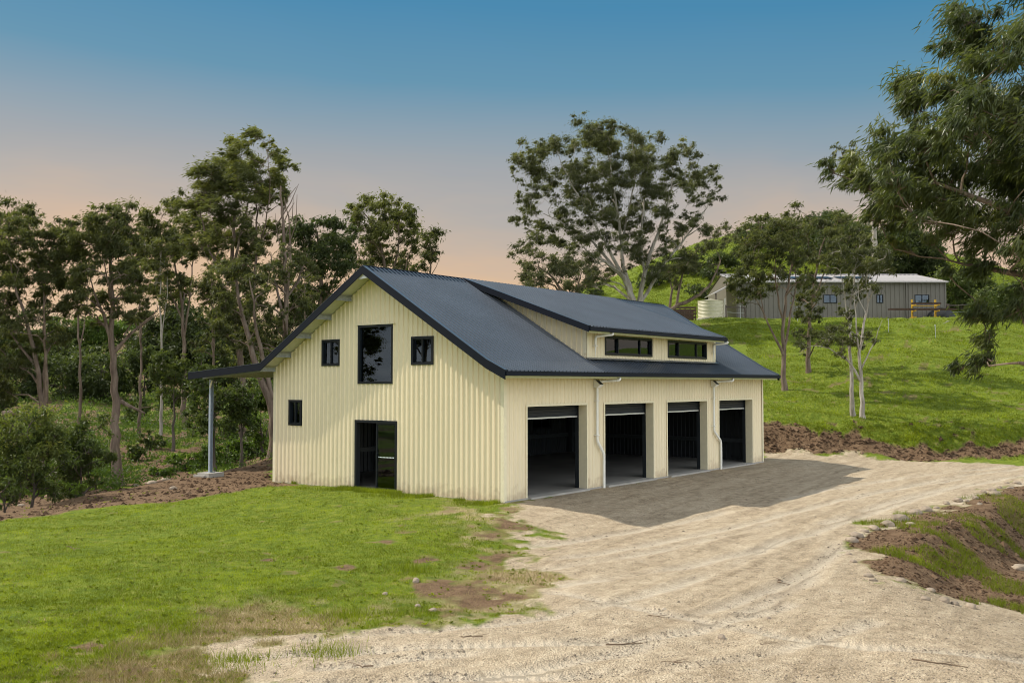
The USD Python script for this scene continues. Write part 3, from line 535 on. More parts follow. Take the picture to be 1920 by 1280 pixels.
obj('safety_strip', cat([gp(m+0.07+k*0.062, m+0.11+k*0.062, -0.010, -0.007, 0.985, 1.015) for k in range(11)]), 'film_white', sd)
obj('sill', gp(a, b, -0.1, 0.07, z0-0.03, z0), 'zinc_light', sd)
# ---- garage door openings
for k, (a, b) in enumerate(doors):
    rd = part('roller_door', barn)
    if k == 0: tag(rd, 'raised dark roller door nearest the gable corner')
    zs = np.arange(DZ-0.34, DZ-0.02, 0.0115); prof = 0.012*np.sin((zs-zs[0])/0.092*2*np.pi)
    V = np.vstack([np.stack([-0.33+prof, np.full(len(zs), y), zs], 1) for y in (a+0.02, b-0.02)]); n = len(zs); q = np.arange(n-1)
    obj('curtain', (V, np.stack([q, q+n, q+n+1, q+1], 1)), 'charcoal_steel', rd, smooth=True)
    obj('bottom_rail', box(-0.35, -0.31, a+0.02, b-0.02, DZ-0.385, DZ-0.34), 'zinc_light', rd)
    for y in (a, b): obj('guide', box(-0.40, -0.27, y-0.06 if y == a else y-0.015, y+0.015 if y == a else y+0.06, 0.0, DZ), 'charcoal_steel', rd)
    obj('drum', trimesh.Trimesh(*tube([(-0.55, a, DZ+0.12), (-0.55, b, DZ+0.12)], 0.2, 16), process=False), 'charcoal_steel', rd, smooth=40)
    obj('door_jamb', cat([box(-0.265, 0.036, b, b+0.004, 0.0, DZ), box(0.0262, 0.0302, b, b+0.06, -0.02, DZ+0.06)]), 'cream_trim', barn)
    obj('door_jamb', cat([box(-0.265, 0.036, a-0.004, a, 0.0, DZ), box(0.0262, 0.0302, a-0.06, a, -0.02, DZ+0.06)]), 'cream_trim', barn)
    obj('door_head', cat([box(-0.265, 0.036, a, b, DZ, DZ+0.004), box(0.0262, 0.0302, a, b, DZ+0.004, DZ+0.06)]), 'cream_trim', barn)
# ---- downpipes
def pipe(parent, pts, r=0.045, name='downpipe'):
    pts = [np.array(p, float) for p in pts]; out = [pts[0]]
    for p0, p1, p2 in zip(pts[:-2], pts[1:-1], pts[2:]):
        a, b = (p0-p1)/np.linalg.norm(p0-p1), (p2-p1)/np.linalg.norm(p2-p1); rr = min(0.11, 0.45*min(np.linalg.norm(p0-p1), np.linalg.norm(p2-p1)))
        for t in np.linspace(0, 1, 6): out.append((1-t)**2*(p1+a*rr)+2*t*(1-t)*p1+t*t*(p1+b*rr))
    out.append(pts[-1]); return obj(name, tube(out, r, 12), 'white_plastic', parent, smooth=50)
for t0, tp, tb in ((5.0, 4.69, 5.08), (13.42, 13.01, 13.60)):
    gx, px_ = EAVE_X+0.05, 0.095
    d = pipe(barn, [(gx, t0+0.28, EAVE_Z-0.13), (gx, t0+0.28, EAVE_Z-0.25), (px_+0.02, t0+0.05, EAVE_Z-0.28), (px_+0.01, tp+0.02, EAVE_Z-0.30), (px_, tp, EAVE_Z-0.42)])
    pipe(d, [(px_, tp, 3.14), (px_, tp, 1.44), (px_, tb, 1.03), (px_, tb, -0.10)], name='lower_pipe')
    # leaf-catching rain head: a box with a sloping mesh face
    w = 0.11; pr = shapely.Polygon([(0.0, 0.0), (0.13, 0.0), (0.24, 0.09), (0.05, 0.25), (0.0, 0.25)])
    rh = trimesh.creation.extrude_polygon(pr, 2*w); V = np.array(rh.vertices); rh.vertices = np.stack([V[:, 0]+0.035, V[:, 2]-w+tp, V[:, 1]+3.12], 1); rh.invert() if rh.volume < 0 else None
    obj('rain_head', rh, 'white_plastic', d)
    obj('leaf_screen', bar((0.035+0.235, tp, 3.12+0.105), (0.035+0.07, tp, 3.12+0.245), 0.19, 0.006, up=(0.6, 0, 0.8)), 'charcoal_steel', d)
    for z in (1.62, 2.7): obj('bracket', box(0.024, px_+0.052, tp-0.062, tp+0.062, z, z+0.025), 'white_plastic', d)
for tp, tg in ((5.09, 5.42), (13.66, 13.98)):
    gx = DEX+0.05
    d = pipe(barn, [(gx, tg, DEZ-0.12), (gx, tg, DEZ-0.2), (DX+0.11, tp+0.04, DEZ-0.26), (DX+0.10, tp, DEZ-0.34), (DX+0.10, tp, 4.07)])
    obj('bracket', box(DX+0.03, DX+0.15, tp-0.06, tp+0.06, 4.45, 4.475), 'white_plastic', d)
# ---- awning frame on the left
for k, y in enumerate((-0.2, 4.4, 9.0, 13.5, 17.7)):
    ps = part('awning_post', barn); x = -13.02
    c = [box(x-0.05, x+0.05, y-0.06, y-0.055, 0.12, 3.40), box(x-0.05, x+0.05, y+0.055, y+0.06, 0.12, 3.40), box(x-0.05, x-0.044, y-0.055, y+0.055, 0.12, 3.40)]
    obj('shaft', cat(c), 'bluish_galvanised', ps)
    obj('base_plate', box(x-0.12, x+0.12, y-0.12, y+0.12, 0.10, 0.12), 'galvanised', ps)
    obj('footing', cat([box(x-0.30, x+0.36, y-0.32, y+0.32, -0.75, 0.10), box(x-0.42, x+0.2, y-0.40, y-0.33, -0.75, 0.03)]), 'concrete', ps)
    if k == 0: obj('timber_block', bar((x+0.07, y-0.03, 3.36), (x+0.03, y-0.08, 3.1), 0.06, 0.03, up=(0, 1, 0)), 'cream_trim', ps)
    obj('awning_rafter', bar((-13.5, y, 3.48), (-BW-0.02, y, 3.735), 0.07, 0.13), 'bluish_galvanised', barn)
for x in (-13.3, -12.1, -10.9): obj('awning_purlin', box(x-0.03, x+0.03, Y0+0.1, Y1-0.1, float(roof_z(x))-0.155, float(roof_z(x))-0.05), 'galvanised', barn)
# ------------------------------------------------------------------ trees
def hz(x, y): return float(height(np.array([x]), np.array([y]))[0])
def leaf_mesh(rng, cen, axis, size, width, fold=0.25, droop=0.0):
    """one folded lance-shaped leaf (two triangles) for every row of cen; axis: direction each leaf points"""
    n = len(cen); ax = axis/(np.linalg.norm(axis, axis=1, keepdims=True)+1e-9)
    r = rng.normal(size=(n, 3)); s = np.cross(ax, r); s /= np.linalg.norm(s, axis=1, keepdims=True)+1e-9; nr = np.cross(s, ax)
    L = size*rng.uniform(0.65, 1.25, (n, 1)); W = width*rng.uniform(0.7, 1.2, (n, 1))
    mid = cen+nr*W*fold
    v = np.stack([cen-ax*L*0.5, mid-s*W*0.5-ax*L*0.06, cen+ax*L*0.5-np.array([0, 0, 1.0])*L*droop, mid+s*W*0.5-ax*L*0.06], 1).reshape(-1, 3)
    k = np.arange(n)[:, None]*4; f = np.vstack([k+[0, 1, 2], k+[0, 2, 3]])
    return v, f
def curve(p0, d0, p1, n=6, lift=0.25):
    """a limb leaving p0 along d0 and ending at p1"""
    L = np.linalg.norm(p1-p0); c = p0+d0*L*0.45+np.array([0, 0, lift*L*0.15]); t = np.linspace(0, 1, n)[:, None]
    return (1-t)**2*p0+2*t*(1-t)*c+t*t*p1
def tree(seed, name, label, cat_, D, trunks, blobs, barkm='bark_brown', leafm='gum_leaf', leaf=(0.24, 0.06), dens=3.0, depth=1.0, fill=2, tone=0.4, wind=(-0.35, 0, 0), group=None, sub=9, r0=0.22, parent_base=None, spread=0.44, hang=0.5, sides=8, light=0.25, twigs=True, bare=()):
    """trunks: polylines of (px, py[, radius]); blobs: leaf masses (px, py, rx, ry) as they hang in the crown, each given its own distance"""
    rng = np.random.default_rng(seed)
    dens = dens*(1.05 if seed in (11, 12, 13, 14, 15, 16, 31) else 0.80); leaf = (leaf[0]*1.07, leaf[1]*1.07)
    blobs = list(blobs)+[(b[0]+rng.normal(0, 0.85)*b[2], b[1]+rng.normal(0.2, 0.85)*b[3], b[2]*rng.uniform(0.6, 1.05), b[3]*rng.uniform(0.6, 1.05)) for b in blobs for _ in range(fill)]
    s = D/FPX
    bx, by = trunks[0][0][:2]; base = at(bx, by, D); base[2] = hz(base[0], base[1])
    t = thing(name, label, cat_, base, group=group)
    wood = Soup(); nodes, nrad, ndir = [], [], []
    def grow(p, r, sides=6, add=True):
        p = np.asarray(p); v, f = tube(p, r, sides, cap=True); wood.add(v-base, f)
        if add:
            d = np.gradient(p, axis=0); d /= np.linalg.norm(d, axis=1, keepdims=True)+1e-9
            nodes.extend(p); nrad.extend(np.broadcast_to(r, len(p))); ndir.extend(d)
    first = None
    for k, tr in enumerate(trunks):
        pts = np.array([at(q[0], q[1], D) for q in tr])
        off = np.cumsum(rng.normal(0, 0.12, len(pts)))*(depth if k else 0.5); off -= off[0]
        if k == 0: pts[0] = base-np.array([0, 0, 0.25]); start = r0
        else:
            dd = [np.linalg.norm(pts[0]-q) for q in nodes]; m = int(np.argmin(dd))
            if dd[m] < 1.6: off += nodes[m][1]-pts[0][1]; start = min(nrad[m]*0.75, r0*0.62); off = off+np.linspace(0, 1, len(pts))*rng.normal(0, 1.2)*depth
            else:
                start = r0*0.7
                pts[0, 2] = hz(pts[0, 0], pts[0, 1])-0.25 if pts[0, 2]-base[2] < 2.5 else pts[0, 2]
        pts[:, 1] += off
        # fine polyline
        cum = np.r_[0, np.cumsum(np.linalg.norm(np.diff(pts, axis=0), axis=1))]; m = max(6, int(cum[-1]/0.45)); u = np.linspace(0, cum[-1], m)
        P3 = np.stack([np.interp(u, cum, pts[:, c]) for c in range(3)], 1)
        for _ in range(2): P3[1:-1] = (P3[:-2]+2*P3[1:-1]+P3[2:])/4
        P3[1:-1] += rng.normal(0, 0.03, (m-2, 3))
        tt = np.linspace(0, 1, m); rr = start*(1-0.78*tt**0.9)
        if k == 0: rr = rr*(1+0.45*np.exp(-tt*cum[-1]/0.5))
        grow(P3, rr, sides)
    cents, cr, tones = [], [], []
    order = sorted(range(len(blobs)), key=lambda q: min(np.linalg.norm(at(*blobs[q][:2], D)-n) for n in nodes[::3]))
    cx = np.mean([b[0] for b in blobs]); half = max(abs(b[0]-cx) for b in blobs)+1
    ztop = max(at(b[0], b[1], D)[2] for b in blobs)
    for q in order:
        b = blobs[q]; c = at(b[0], b[1], D); a = (b[0]-cx)/half
        room = math.sqrt(max(0.1, 1-a*a))*half*s*depth
        c[1] += b[4] if len(b) > 4 else rng.uniform(-1, 1)*min(room, 4.5)*0.85
        R = np.array([b[2]*s*1.05, (b[2]+b[3])/2*s, b[3]*s*1.2])
        N, NRd = np.array(nodes), np.array(nrad)
        cost = np.linalg.norm(N-c, axis=1)+np.maximum(0, N[:, 2]-(c[2]-0.35*np.hypot(N[:, 0]-c[0], N[:, 1]-c[1])))*2.5
        m = int(np.argmin(cost)); p0 = N[m]; L = np.linalg.norm(c-p0)
        rr = min(NRd[m]*0.8, 0.018+0.020*L+0.012*R.mean())
        if L > 0.3:
            d0 = ndir[m]*0.6+(c-p0)/L*0.7; d0 /= np.linalg.norm(d0); n = max(4, int(L/0.5))
            p = curve(p0, d0, c, n); p[1:-1] += rng.normal(0, 0.045*min(L, 2), (n-2, 3)); grow(p, np.linspace(rr, max(0.012, rr*0.35), n), 5)
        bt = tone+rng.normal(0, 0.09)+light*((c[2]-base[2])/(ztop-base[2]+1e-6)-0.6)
        Rm = R.mean(); K = max(3, int(round(sub*(0.6+0.4*Rm/0.8))))
        u = rng.normal(size=(K, 3)); u /= np.linalg.norm(u, axis=1, keepdims=True); u *= rng.uniform(0.25, 1.25, (K, 1)); u[:, 2] += 0.1
        for w in u:
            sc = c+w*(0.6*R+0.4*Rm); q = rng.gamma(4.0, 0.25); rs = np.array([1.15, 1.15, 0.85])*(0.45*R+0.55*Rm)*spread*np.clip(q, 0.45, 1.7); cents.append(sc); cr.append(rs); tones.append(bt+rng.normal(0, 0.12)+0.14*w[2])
            if twigs:
                st = c-(c-p0)*0.25*rng.random(); p = curve(st, (sc-st)/(np.linalg.norm(sc-st)+1e-6), sc, 4); grow(p, np.linspace(max(0.012, rr*0.36), 0.007, 4), 3, add=False)
    for poly in bare:                                                         # leafless twigs
        pts = np.array([at(q[0], q[1], D) for q in poly]); grow(pts, np.linspace(0.035, 0.01, len(pts)), 4, add=False)
    cents, cr, tones = np.array(cents), np.array(cr), np.array(tones)
    area = np.pi*cr[:, 0]*cr[:, 2]; la = leaf[0]*leaf[1]*0.5
    cnt = np.maximum(6, (dens*area/la*0.9).astype(int)); idx = np.repeat(np.arange(len(cents)), cnt)
    g = rng.normal(size=(len(idx), 3)); g /= np.linalg.norm(g, axis=1, keepdims=True); g *= np.abs(rng.normal(0, 0.60, (len(idx), 1)))*np.where(rng.random((len(idx), 1)) < 0.16, 1.35, 1.0); g /= np.maximum(1.0, np.linalg.norm(g, axis=1, keepdims=True)/1.55)
    g[:, 2] = np.where(g[:, 2] < 0, g[:, 2]*0.8, g[:, 2])
    pos = cents[idx]+g*cr[idx]*1.05
    ax = g*0.55+np.array([wind[0], wind[1], -hang])+rng.normal(0, 0.38, g.shape)
    v, f = leaf_mesh(rng, pos-base, ax, leaf[0], leaf[1], droop=0.08)
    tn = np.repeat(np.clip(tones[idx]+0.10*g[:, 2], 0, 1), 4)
    wv, wf = wood.arrays()
    obj('trunk', (wv, wf), barkm, t, smooth=60)
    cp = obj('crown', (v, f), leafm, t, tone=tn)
    return t, len(f)

TRI = 0
def T(*a, **k):
    global TRI
    t, n = tree(*a, **k); TRI += n; return t
# left edge of the clearing
T(11, 'gum_tree', 'multi-stemmed gum tree at the far left edge of the clearing', 'tree', 41, [[(78, 800), (76, 740), (70, 690), (60, 640), (50, 600), (35, 560), (20, 510)], [(80, 770), (80, 700), (78, 630), (75, 570), (72, 510)], [(84, 780), (97, 700), (100, 650), (108, 600), (122, 560)], [(70, 690), (45, 660), (15, 630), (-10, 600)]],
  [(20, 422, 28, 20), (55, 428, 30, 18), (85, 450, 25, 18), (8, 462, 25, 25), (45, 475, 30, 20), (98, 480, 22, 18), (20, 515, 30, 18), (62, 535, 20, 13), (100, 520, 20, 18), (5, 565, 18, 16), (40, 578, 18, 11), (25, 612, 18, 10), (112, 578, 14, 12), (-30, 440, 30, 30), (-40, 520, 35, 30), (-30, 600, 35, 25), (55, 640, 22, 14), (5, 650, 24, 16), (110, 640, 16, 12), (30, 690, 22, 14), (90, 600, 18, 12), (-10, 720, 26, 20)], leafm='gum_leaf', tone=0.36, fill=3, r0=0.18, leaf=(0.165, 0.043))
T(12, 'gum_tree', 'tall single-trunked gum standing just beyond the dirt track', 'tree', 42, [[(222, 893), (217, 820), (214, 740), (211, 680), (207, 640), (208, 600), (210, 560), (205, 500), (200, 440)], [(208, 640), (195, 600), (182, 560), (165, 520)], [(212, 660), (232, 630), (262, 610), (287, 590)], [(210, 580), (225, 540), (240, 500)]],
  [(165, 412, 25, 14), (185, 422, 20, 14), (215, 418, 28, 16), (235, 438, 16, 16), (190, 450, 30, 16), (150, 450, 18, 14), (215, 470, 28, 15), (160, 480, 25, 15), (190, 510, 28, 16), (230, 500, 20, 14), (150, 530, 22, 16), (185, 550, 25, 14), (222, 545, 20, 14), (250, 520, 18, 13), (245, 560, 20, 10), (170, 590, 16, 10), (236, 588, 14, 7), (262, 590, 14, 8), (140, 570, 16, 12)], r0=0.23, fill=3, tone=0.38, leaf=(0.165, 0.043), sides=10,
  bare=[[(262, 610), (285, 592), (300, 575)], [(287, 590), (296, 580), (294, 570)], [(232, 630), (250, 600), (262, 570)]])
T(13, 'gum_tree', 'slender gum with fanned bare limbs between the far left trees and the tallest gum', 'tree', 62, [[(345, 740), (345, 640), (342, 570), (325, 490), (315, 450)], [(345, 630), (357, 560), (362, 490), (350, 430)], [(343, 600), (318, 540), (290, 490), (272, 455)]],
  [(270, 450, 22, 15), (298, 440, 24, 15), (330, 418, 20, 18), (345, 402, 17, 14), (288, 470, 24, 14), (320, 458, 24, 17), (272, 500, 18, 12), (308, 508, 20, 13), (345, 468, 20, 16), (284, 540, 14, 9), (330, 545, 14, 11), (360, 530, 14, 10), (255, 470, 14, 10)], tone=0.38, fill=3, leaf=(0.26, 0.065), r0=0.18)
T(14, 'gum_tree', 'tallest wind-swept gum with a yellowish top behind the awning', 'tree', 54, [[(455, 790), (454, 700), (447, 640), (438, 570), (436, 480), (440, 400), (450, 320)], [(450, 660), (470, 580), (480, 480), (480, 400), (478, 330)], [(445, 600), (415, 520), (395, 440), (385, 380)], [(480, 480), (505, 420), (520, 360), (522, 300)], [(437, 500), (455, 420), (475, 330), (498, 285)]],
  [(450, 287, 20, 13), (470, 300, 18, 16), (440, 310, 24, 14), (405, 330, 24, 16), (380, 353, 20, 15), (430, 348, 28, 18), (465, 343, 24, 18), (498, 273, 13, 10), (515, 293, 15, 13), (490, 266, 9, 6), (530, 308, 12, 12), (500, 330, 16, 14), (475, 380, 26, 16), (400, 385, 24, 14), (445, 398, 26, 14), (502, 368, 16, 16), (365, 393, 16, 12), (380, 418, 18, 12), (420, 438, 22, 13), (522, 345, 10, 13), (465, 430, 18, 16), (497, 418, 13, 18), (535, 382, 7, 9), (352, 430, 17, 15), (362, 458, 16, 13), (400, 472, 20, 14), (450, 472, 20, 15), (488, 470, 13, 16), (430, 510, 20, 14), (465, 520, 16, 12)], tone=0.46, light=0.5, fill=3, leaf=(0.20, 0.048), r0=0.23, wind=(-0.7, 0, 0.2), hang=0.2, bare=[[(520, 420), (545, 380), (560, 345)], [(522, 440), (540, 400), (552, 380)]])
T(15, 'gum_tree', 'pinkish-trunked gum with many bare twigs beside the left roof slope', 'tree', 51, [[(536, 740), (535, 640), (537, 560), (535, 470), (530, 400), (528, 350)], [(536, 590), (548, 510), (552, 440), (545, 380)], [(536, 610), (515, 540), (500, 470)], [(537, 560), (560, 520), (566, 470)]],
  [(520, 480, 16, 14), (552, 470, 18, 15), (498, 530, 18, 15), (545, 520, 13, 12), (562, 560, 13, 12), (520, 570, 13, 12), (545, 600, 16, 12), (505, 610, 14, 12), (440, 545, 20, 15), (415, 575, 20, 15), (470, 560, 18, 14), (395, 545, 18, 14), (450, 605, 20, 14), (480, 640, 16, 12), (560, 640, 18, 14), (575, 500, 12, 10)], tone=0.34, fill=3, leaf=(0.18, 0.046), r0=0.22, dens=2.3, bare=[[(530, 400), (540, 370), (556, 350)], [(537, 470), (555, 420), (557, 365)], [(535, 500), (520, 440), (516, 400)], [(537, 560), (560, 520), (575, 490)], [(535, 440), (548, 410), (550, 370)], [(537, 590), (558, 560), (572, 545)]])
T(16, 'gum_tree', 'forked gum leaning out from behind the left corner of the barn', 'tree', 45, [[(513, 882), (514, 820), (511, 770), (505, 742), (490, 716), (478, 690), (468, 650), (456, 610), (446, 560), (440, 520)], [(507, 748), (504, 712), (493, 680), (488, 640), (485, 590), (480, 530)]],
  [(470, 500, 24, 16), (430, 520, 24, 16), (490, 540, 14, 13), (500, 595, 13, 13), (457, 580, 15, 13), (425, 560, 18, 14), (410, 600, 16, 14), (440, 630, 14, 10), (480, 620, 12, 10)], tone=0.36, leaf=(0.165, 0.043), r0=0.25)
T(17, 'gum_tree', 'dark round-crowned gum rising behind the left roof slope', 'tree', 66, [[(600, 760), (600, 620), (602, 540), (598, 470), (592, 430)], [(601, 580), (630, 510), (640, 450)], [(600, 600), (575, 540), (565, 490)]],
  [(590, 440, 28, 16), (618, 428, 24, 16), (580, 468, 28, 17), (620, 468, 28, 18), (600, 508, 32, 17), (638, 498, 22, 18), (565, 500, 18, 18), (648, 448, 13, 18), (572, 540, 26, 18), (612, 548, 26, 18), (562, 590, 22, 18), (650, 540, 22, 16), (600, 590, 24, 18)], tone=0.22, leafm='dense_leaf', leaf=(0.27, 0.075), r0=0.3)
T(18, 'gum_tree', 'flat-topped gum with open limbs directly behind the roof apex', 'tree', 78, [[(722, 740), (722, 600), (725, 540), (720, 480), (706, 440), (694, 412)], [(724, 560), (740, 500), (750, 450), (748, 410)], [(722, 590), (760, 520), (778, 465)], [(722, 570), (695, 510), (670, 470)]],
  [(662, 395, 17, 11), (690, 389, 20, 11), (720, 389, 20, 11), (745, 395, 17, 11), (678, 410, 20, 11), (715, 415, 18, 14), (740, 420, 22, 13), (765, 410, 20, 12), (785, 428, 10, 10), (720, 445, 20, 12), (700, 460, 16, 11), (750, 445, 20, 12), (690, 430, 11, 9), (720, 480, 23, 13), (698, 500, 23, 13), (750, 480, 16, 12), (772, 468, 11, 11), (660, 480, 18, 13), (675, 510, 18, 12), (760, 510, 18, 12)], tone=0.42, leaf=(0.30, 0.075), r0=0.3)
T(19, 'gum_tree', 'small airy gum at the right end of the left tree line beside the roof ridge', 'tree', 74, [[(803, 720), (803, 600), (806, 540), (808, 480), (806, 455)], [(805, 545), (795, 500)]],
  [(806, 450, 17, 12), (800, 478, 12, 10), (813, 466, 12, 10), (795, 500, 12, 8), (816, 488, 6, 6), (804, 520, 8, 7)], tone=0.32, leaf=(0.26, 0.065), r0=0.16, dens=2.6, bare=[[(806, 520), (818, 500), (826, 480)]])
for k, (x, y0, y1, D, lab, bl) in enumerate([(150, 790, 470, 50, 'thin straight gum between the multi-stemmed gum and the tall single trunk', [(145, 470, 20, 14), (165, 500, 16, 12), (135, 520, 16, 12), (155, 550, 14, 10)]), (262, 770, 500, 58, 'thin straight gum just right of the tall single trunk', [(262, 500, 18, 13), (250, 530, 14, 10), (275, 540, 14, 10), (262, 575, 12, 8)]),
    (302, 760, 470, 56, 'thin pale-stemmed gum left of the fanned slender gum', [(300, 470, 18, 13), (315, 500, 14, 10), (292, 530, 14, 10), (306, 570, 12, 8)]), (398, 780, 520, 50, 'thin straight gum rising behind the awning post', [(396, 520, 18, 13), (412, 545, 14, 11), (385, 560, 14, 11), (402, 600, 16, 11), (390, 640, 14, 10)]), (572, 740, 520, 57, 'thin gum against the sky over the left roof slope', [(572, 520, 14, 11), (560, 545, 12, 9), (582, 560, 13, 9)])]):
    T(40+k, 'gum_tree', lab, 'tree', D, [[(x, y0), (x+3, (y0+y1)/2+30), (x-2, (y0+y1)/2-40), (x, y1)], [(x+2, (y0+y1)/2+20), (x+12, (y0+y1)/2-50), (x+14, y1+30)]], bl, barkm='bark_brown' if k != 2 else 'bark_pale', tone=0.36, leaf=(0.17, 0.044), r0=0.10, dens=2.3)
# the big gum behind the barn
T(21, 'gum_tree', 'large spreading gum tree with many pale limbs behind the barn roof', 'tree', 76, [[(1192, 600), (1184, 550), (1165, 515), (1135, 490), (1103, 474)], [(1183, 545), (1168, 500), (1165, 450), (1158, 400), (1148, 340), (1140, 280)], [(1196, 580), (1206, 520), (1220, 470), (1240, 420), (1258, 360), (1262, 320)], [(1166, 515), (1140, 470), (1112, 420), (1080, 370), (1050, 320)], [(1200, 570), (1240, 500), (1290, 440), (1325, 390)], [(1165, 455), (1180, 390), (1190, 330), (1185, 280)], [(1150, 500), (1110, 450), (1060, 420), (1020, 400)], [(1208, 515), (1200, 450), (1208, 380), (1215, 310)]],
  [(1130, 245, 23, 11), (1105, 255, 18, 12), (1155, 254, 20, 14), (1190, 264, 18, 13), (1215, 268, 16, 12), (1080, 268, 16, 11), (1010, 280, 18, 12), (1035, 290, 18, 14), (990, 300, 16, 12), (1100, 285, 20, 13), (1140, 285, 20, 16), (1180, 295, 25, 15), (1220, 298, 18, 16), (1265, 298, 16, 14), (1250, 315, 13, 11), (1290, 318, 16, 12), (1310, 330, 16, 10), (1330, 330, 12, 9), (1000, 325, 20, 12), (1040, 325, 23, 14), (1075, 320, 18, 14), (1090, 340, 23, 18), (1130, 330, 18, 16), (1170, 340, 22, 16), (1210, 340, 20, 16), (1250, 343, 16, 12), (970, 313, 9, 8), (975, 365, 12, 10), (1000, 370, 18, 10), (1030, 365, 13, 10), (1085, 370, 25, 13), (1150, 368, 20, 16), (1200, 370, 18, 13), (1240, 365, 16, 10), (1320, 350, 11, 8), (1340, 370, 8, 7), (1300, 370, 14, 8), (1310, 390, 14, 8), (1285, 345, 14, 10), (990, 390, 12, 7), (960, 410, 11, 5), (985, 415, 9, 5), (1020, 420, 16, 10), (1050, 400, 18, 12), (1045, 440, 18, 10), (1010, 450, 14, 9), (1100, 410, 22, 12), (1140, 410, 20, 12), (1140, 445, 18, 12), (1090, 450, 16, 9), (1180, 410, 12, 10), (1230, 405, 14, 12), (1260, 395, 10, 9), (1160, 460, 14, 10), (1130, 470, 10, 9), (1210, 470, 14, 10), (1240, 480, 18, 10), (1200, 490, 10, 10), (1100, 500, 16, 11), (1125, 525, 14, 10), (1150, 500, 12, 9), (1225, 510, 16, 10), (1075, 430, 16, 10), (1180, 445, 14, 10), (1270, 440, 14, 10), (1300, 420, 14, 9), (1215, 430, 14, 10), (1245, 440, 12, 9)], barkm='bark_pale', tone=0.42, leafm='gum_leaf_grey', leaf=(0.215, 0.052), r0=0.36, fill=3, dens=3.1, sides=10, depth=0.8)
T(22, 'gum_tree', 'low bushy gum just left of the large spreading gum behind the roof', 'tree', 71, [[(1075, 700), (1072, 600), (1060, 560), (1040, 520), (1010, 500)], [(1070, 580), (1085, 540), (1090, 510)]],
  [(975, 480, 12, 12), (990, 500, 16, 14), (1015, 480, 13, 11), (1000, 528, 16, 12), (1040, 490, 16, 11), (1065, 472, 14, 10), (980, 455, 7, 8), (1040, 518, 22, 13), (1075, 500, 16, 13), (1060, 540, 22, 13), (1095, 530, 11, 11), (1020, 550, 20, 12), (985, 545, 12, 10), (1110, 510, 12, 10)], tone=0.36, leafm='gum_leaf_grey', leaf=(0.215, 0.052), r0=0.22)
T(23, 'gum_tree', 'low crooked gum bending right from behind the barn roof, on the grass hill', 'tree', 80, [[(1205, 640), (1240, 590), (1270, 573), (1310, 556), (1338, 525), (1350, 490)], [(1268, 574), (1275, 530), (1290, 490), (1310, 465)], [(1255, 580), (1262, 540), (1255, 505)]],
  [(1265, 455, 13, 11), (1290, 470, 17, 12), (1320, 468, 15, 10), (1345, 458, 16, 12), (1365, 445, 10, 10), (1340, 440, 12, 8), (1280, 500, 18, 11), (1310, 498, 18, 11), (1250, 510, 13, 9), (1335, 495, 12, 8), (1355, 430, 8, 8), (1265, 528, 12, 8)], tone=0.38, leafm='gum_leaf_grey', leaf=(0.215, 0.052), r0=0.24, dens=2.2, depth=0.6)
# young gums on the grass hill
T(24, 'gum_tree', 'spreading gum on the grass hill, nearest the barn eave', 'tree', 54.5, [[(1471, 712), (1470, 680), (1472, 655), (1468, 620), (1472, 580), (1480, 530), (1490, 470)], [(1471, 668), (1455, 640), (1440, 612), (1425, 590), (1410, 565)], [(1472, 650), (1485, 600), (1500, 540), (1502, 490)], [(1470, 610), (1455, 540), (1445, 460)], [(1430, 598), (1425, 540), (1418, 490)]],
  [(1440, 410, 16, 9), (1480, 405, 18, 11), (1455, 430, 20, 13), (1490, 430, 16, 13), (1425, 440, 16, 13), (1410, 465, 18, 13), (1450, 460, 18, 13), (1488, 460, 16, 13), (1505, 445, 9, 11), (1400, 490, 18, 13), (1440, 495, 18, 13), (1475, 493, 16, 13), (1385, 520, 16, 11), (1415, 525, 16, 13), (1450, 525, 14, 11), (1372, 540, 11, 9), (1395, 550, 16, 10), (1430, 553, 12, 9), (1500, 490, 11, 15), (1505, 530, 8, 11)], barkm='bark_brown', tone=0.38, leaf=(0.20, 0.05), r0=0.16, dens=2.6, fill=3)
T(25, 'gum_tree', 'leafy thin gum standing upslope between the two hillside gums and the shed', 'tree', 58.5, [[(1516, 684), (1515, 640), (1518, 590), (1526, 530), (1538, 470), (1550, 430)], [(1520, 580), (1545, 520), (1575, 460)]],
  [(1540, 415, 16, 11), (1565, 418, 20, 13), (1595, 440, 20, 15), (1530, 445, 18, 14), (1560, 455, 20, 14), (1520, 480, 18, 12), (1550, 490, 20, 13), (1515, 510, 14, 12), (1530, 530, 16, 12), (1515, 560, 12, 12), (1520, 600, 12, 12), (1502, 628, 13, 10), (1530, 630, 16, 10), (1506, 580, 10, 10), (1575, 480, 16, 12), (1610, 465, 14, 12)], barkm='bark_brown', tone=0.34, leaf=(0.21, 0.052), r0=0.15, dens=2.6, fill=3)
T(26, 'gum_tree', 'straight pale-trunked gum, left of the close pair above the soil bank', 'tree', 49, [[(1601, 784), (1598, 740), (1597, 690), (1594, 640), (1593, 590), (1598, 540), (1606, 490)], [(1596, 620), (1580, 560), (1572, 510)], [(1595, 600), (1612, 540), (1628, 490)]],
  [(1600, 490, 22, 14), (1630, 480, 20, 14), (1575, 500, 16, 12), (1650, 495, 11, 11), (1600, 520, 16, 11), (1580, 542, 11, 9), (1575, 470, 14, 12), (1620, 455, 12, 9), (1610, 545, 10, 10), (1585, 585, 10, 9)], barkm='bark_pale', tone=0.33, leaf=(0.19, 0.047), r0=0.12, dens=2.5, fill=3)
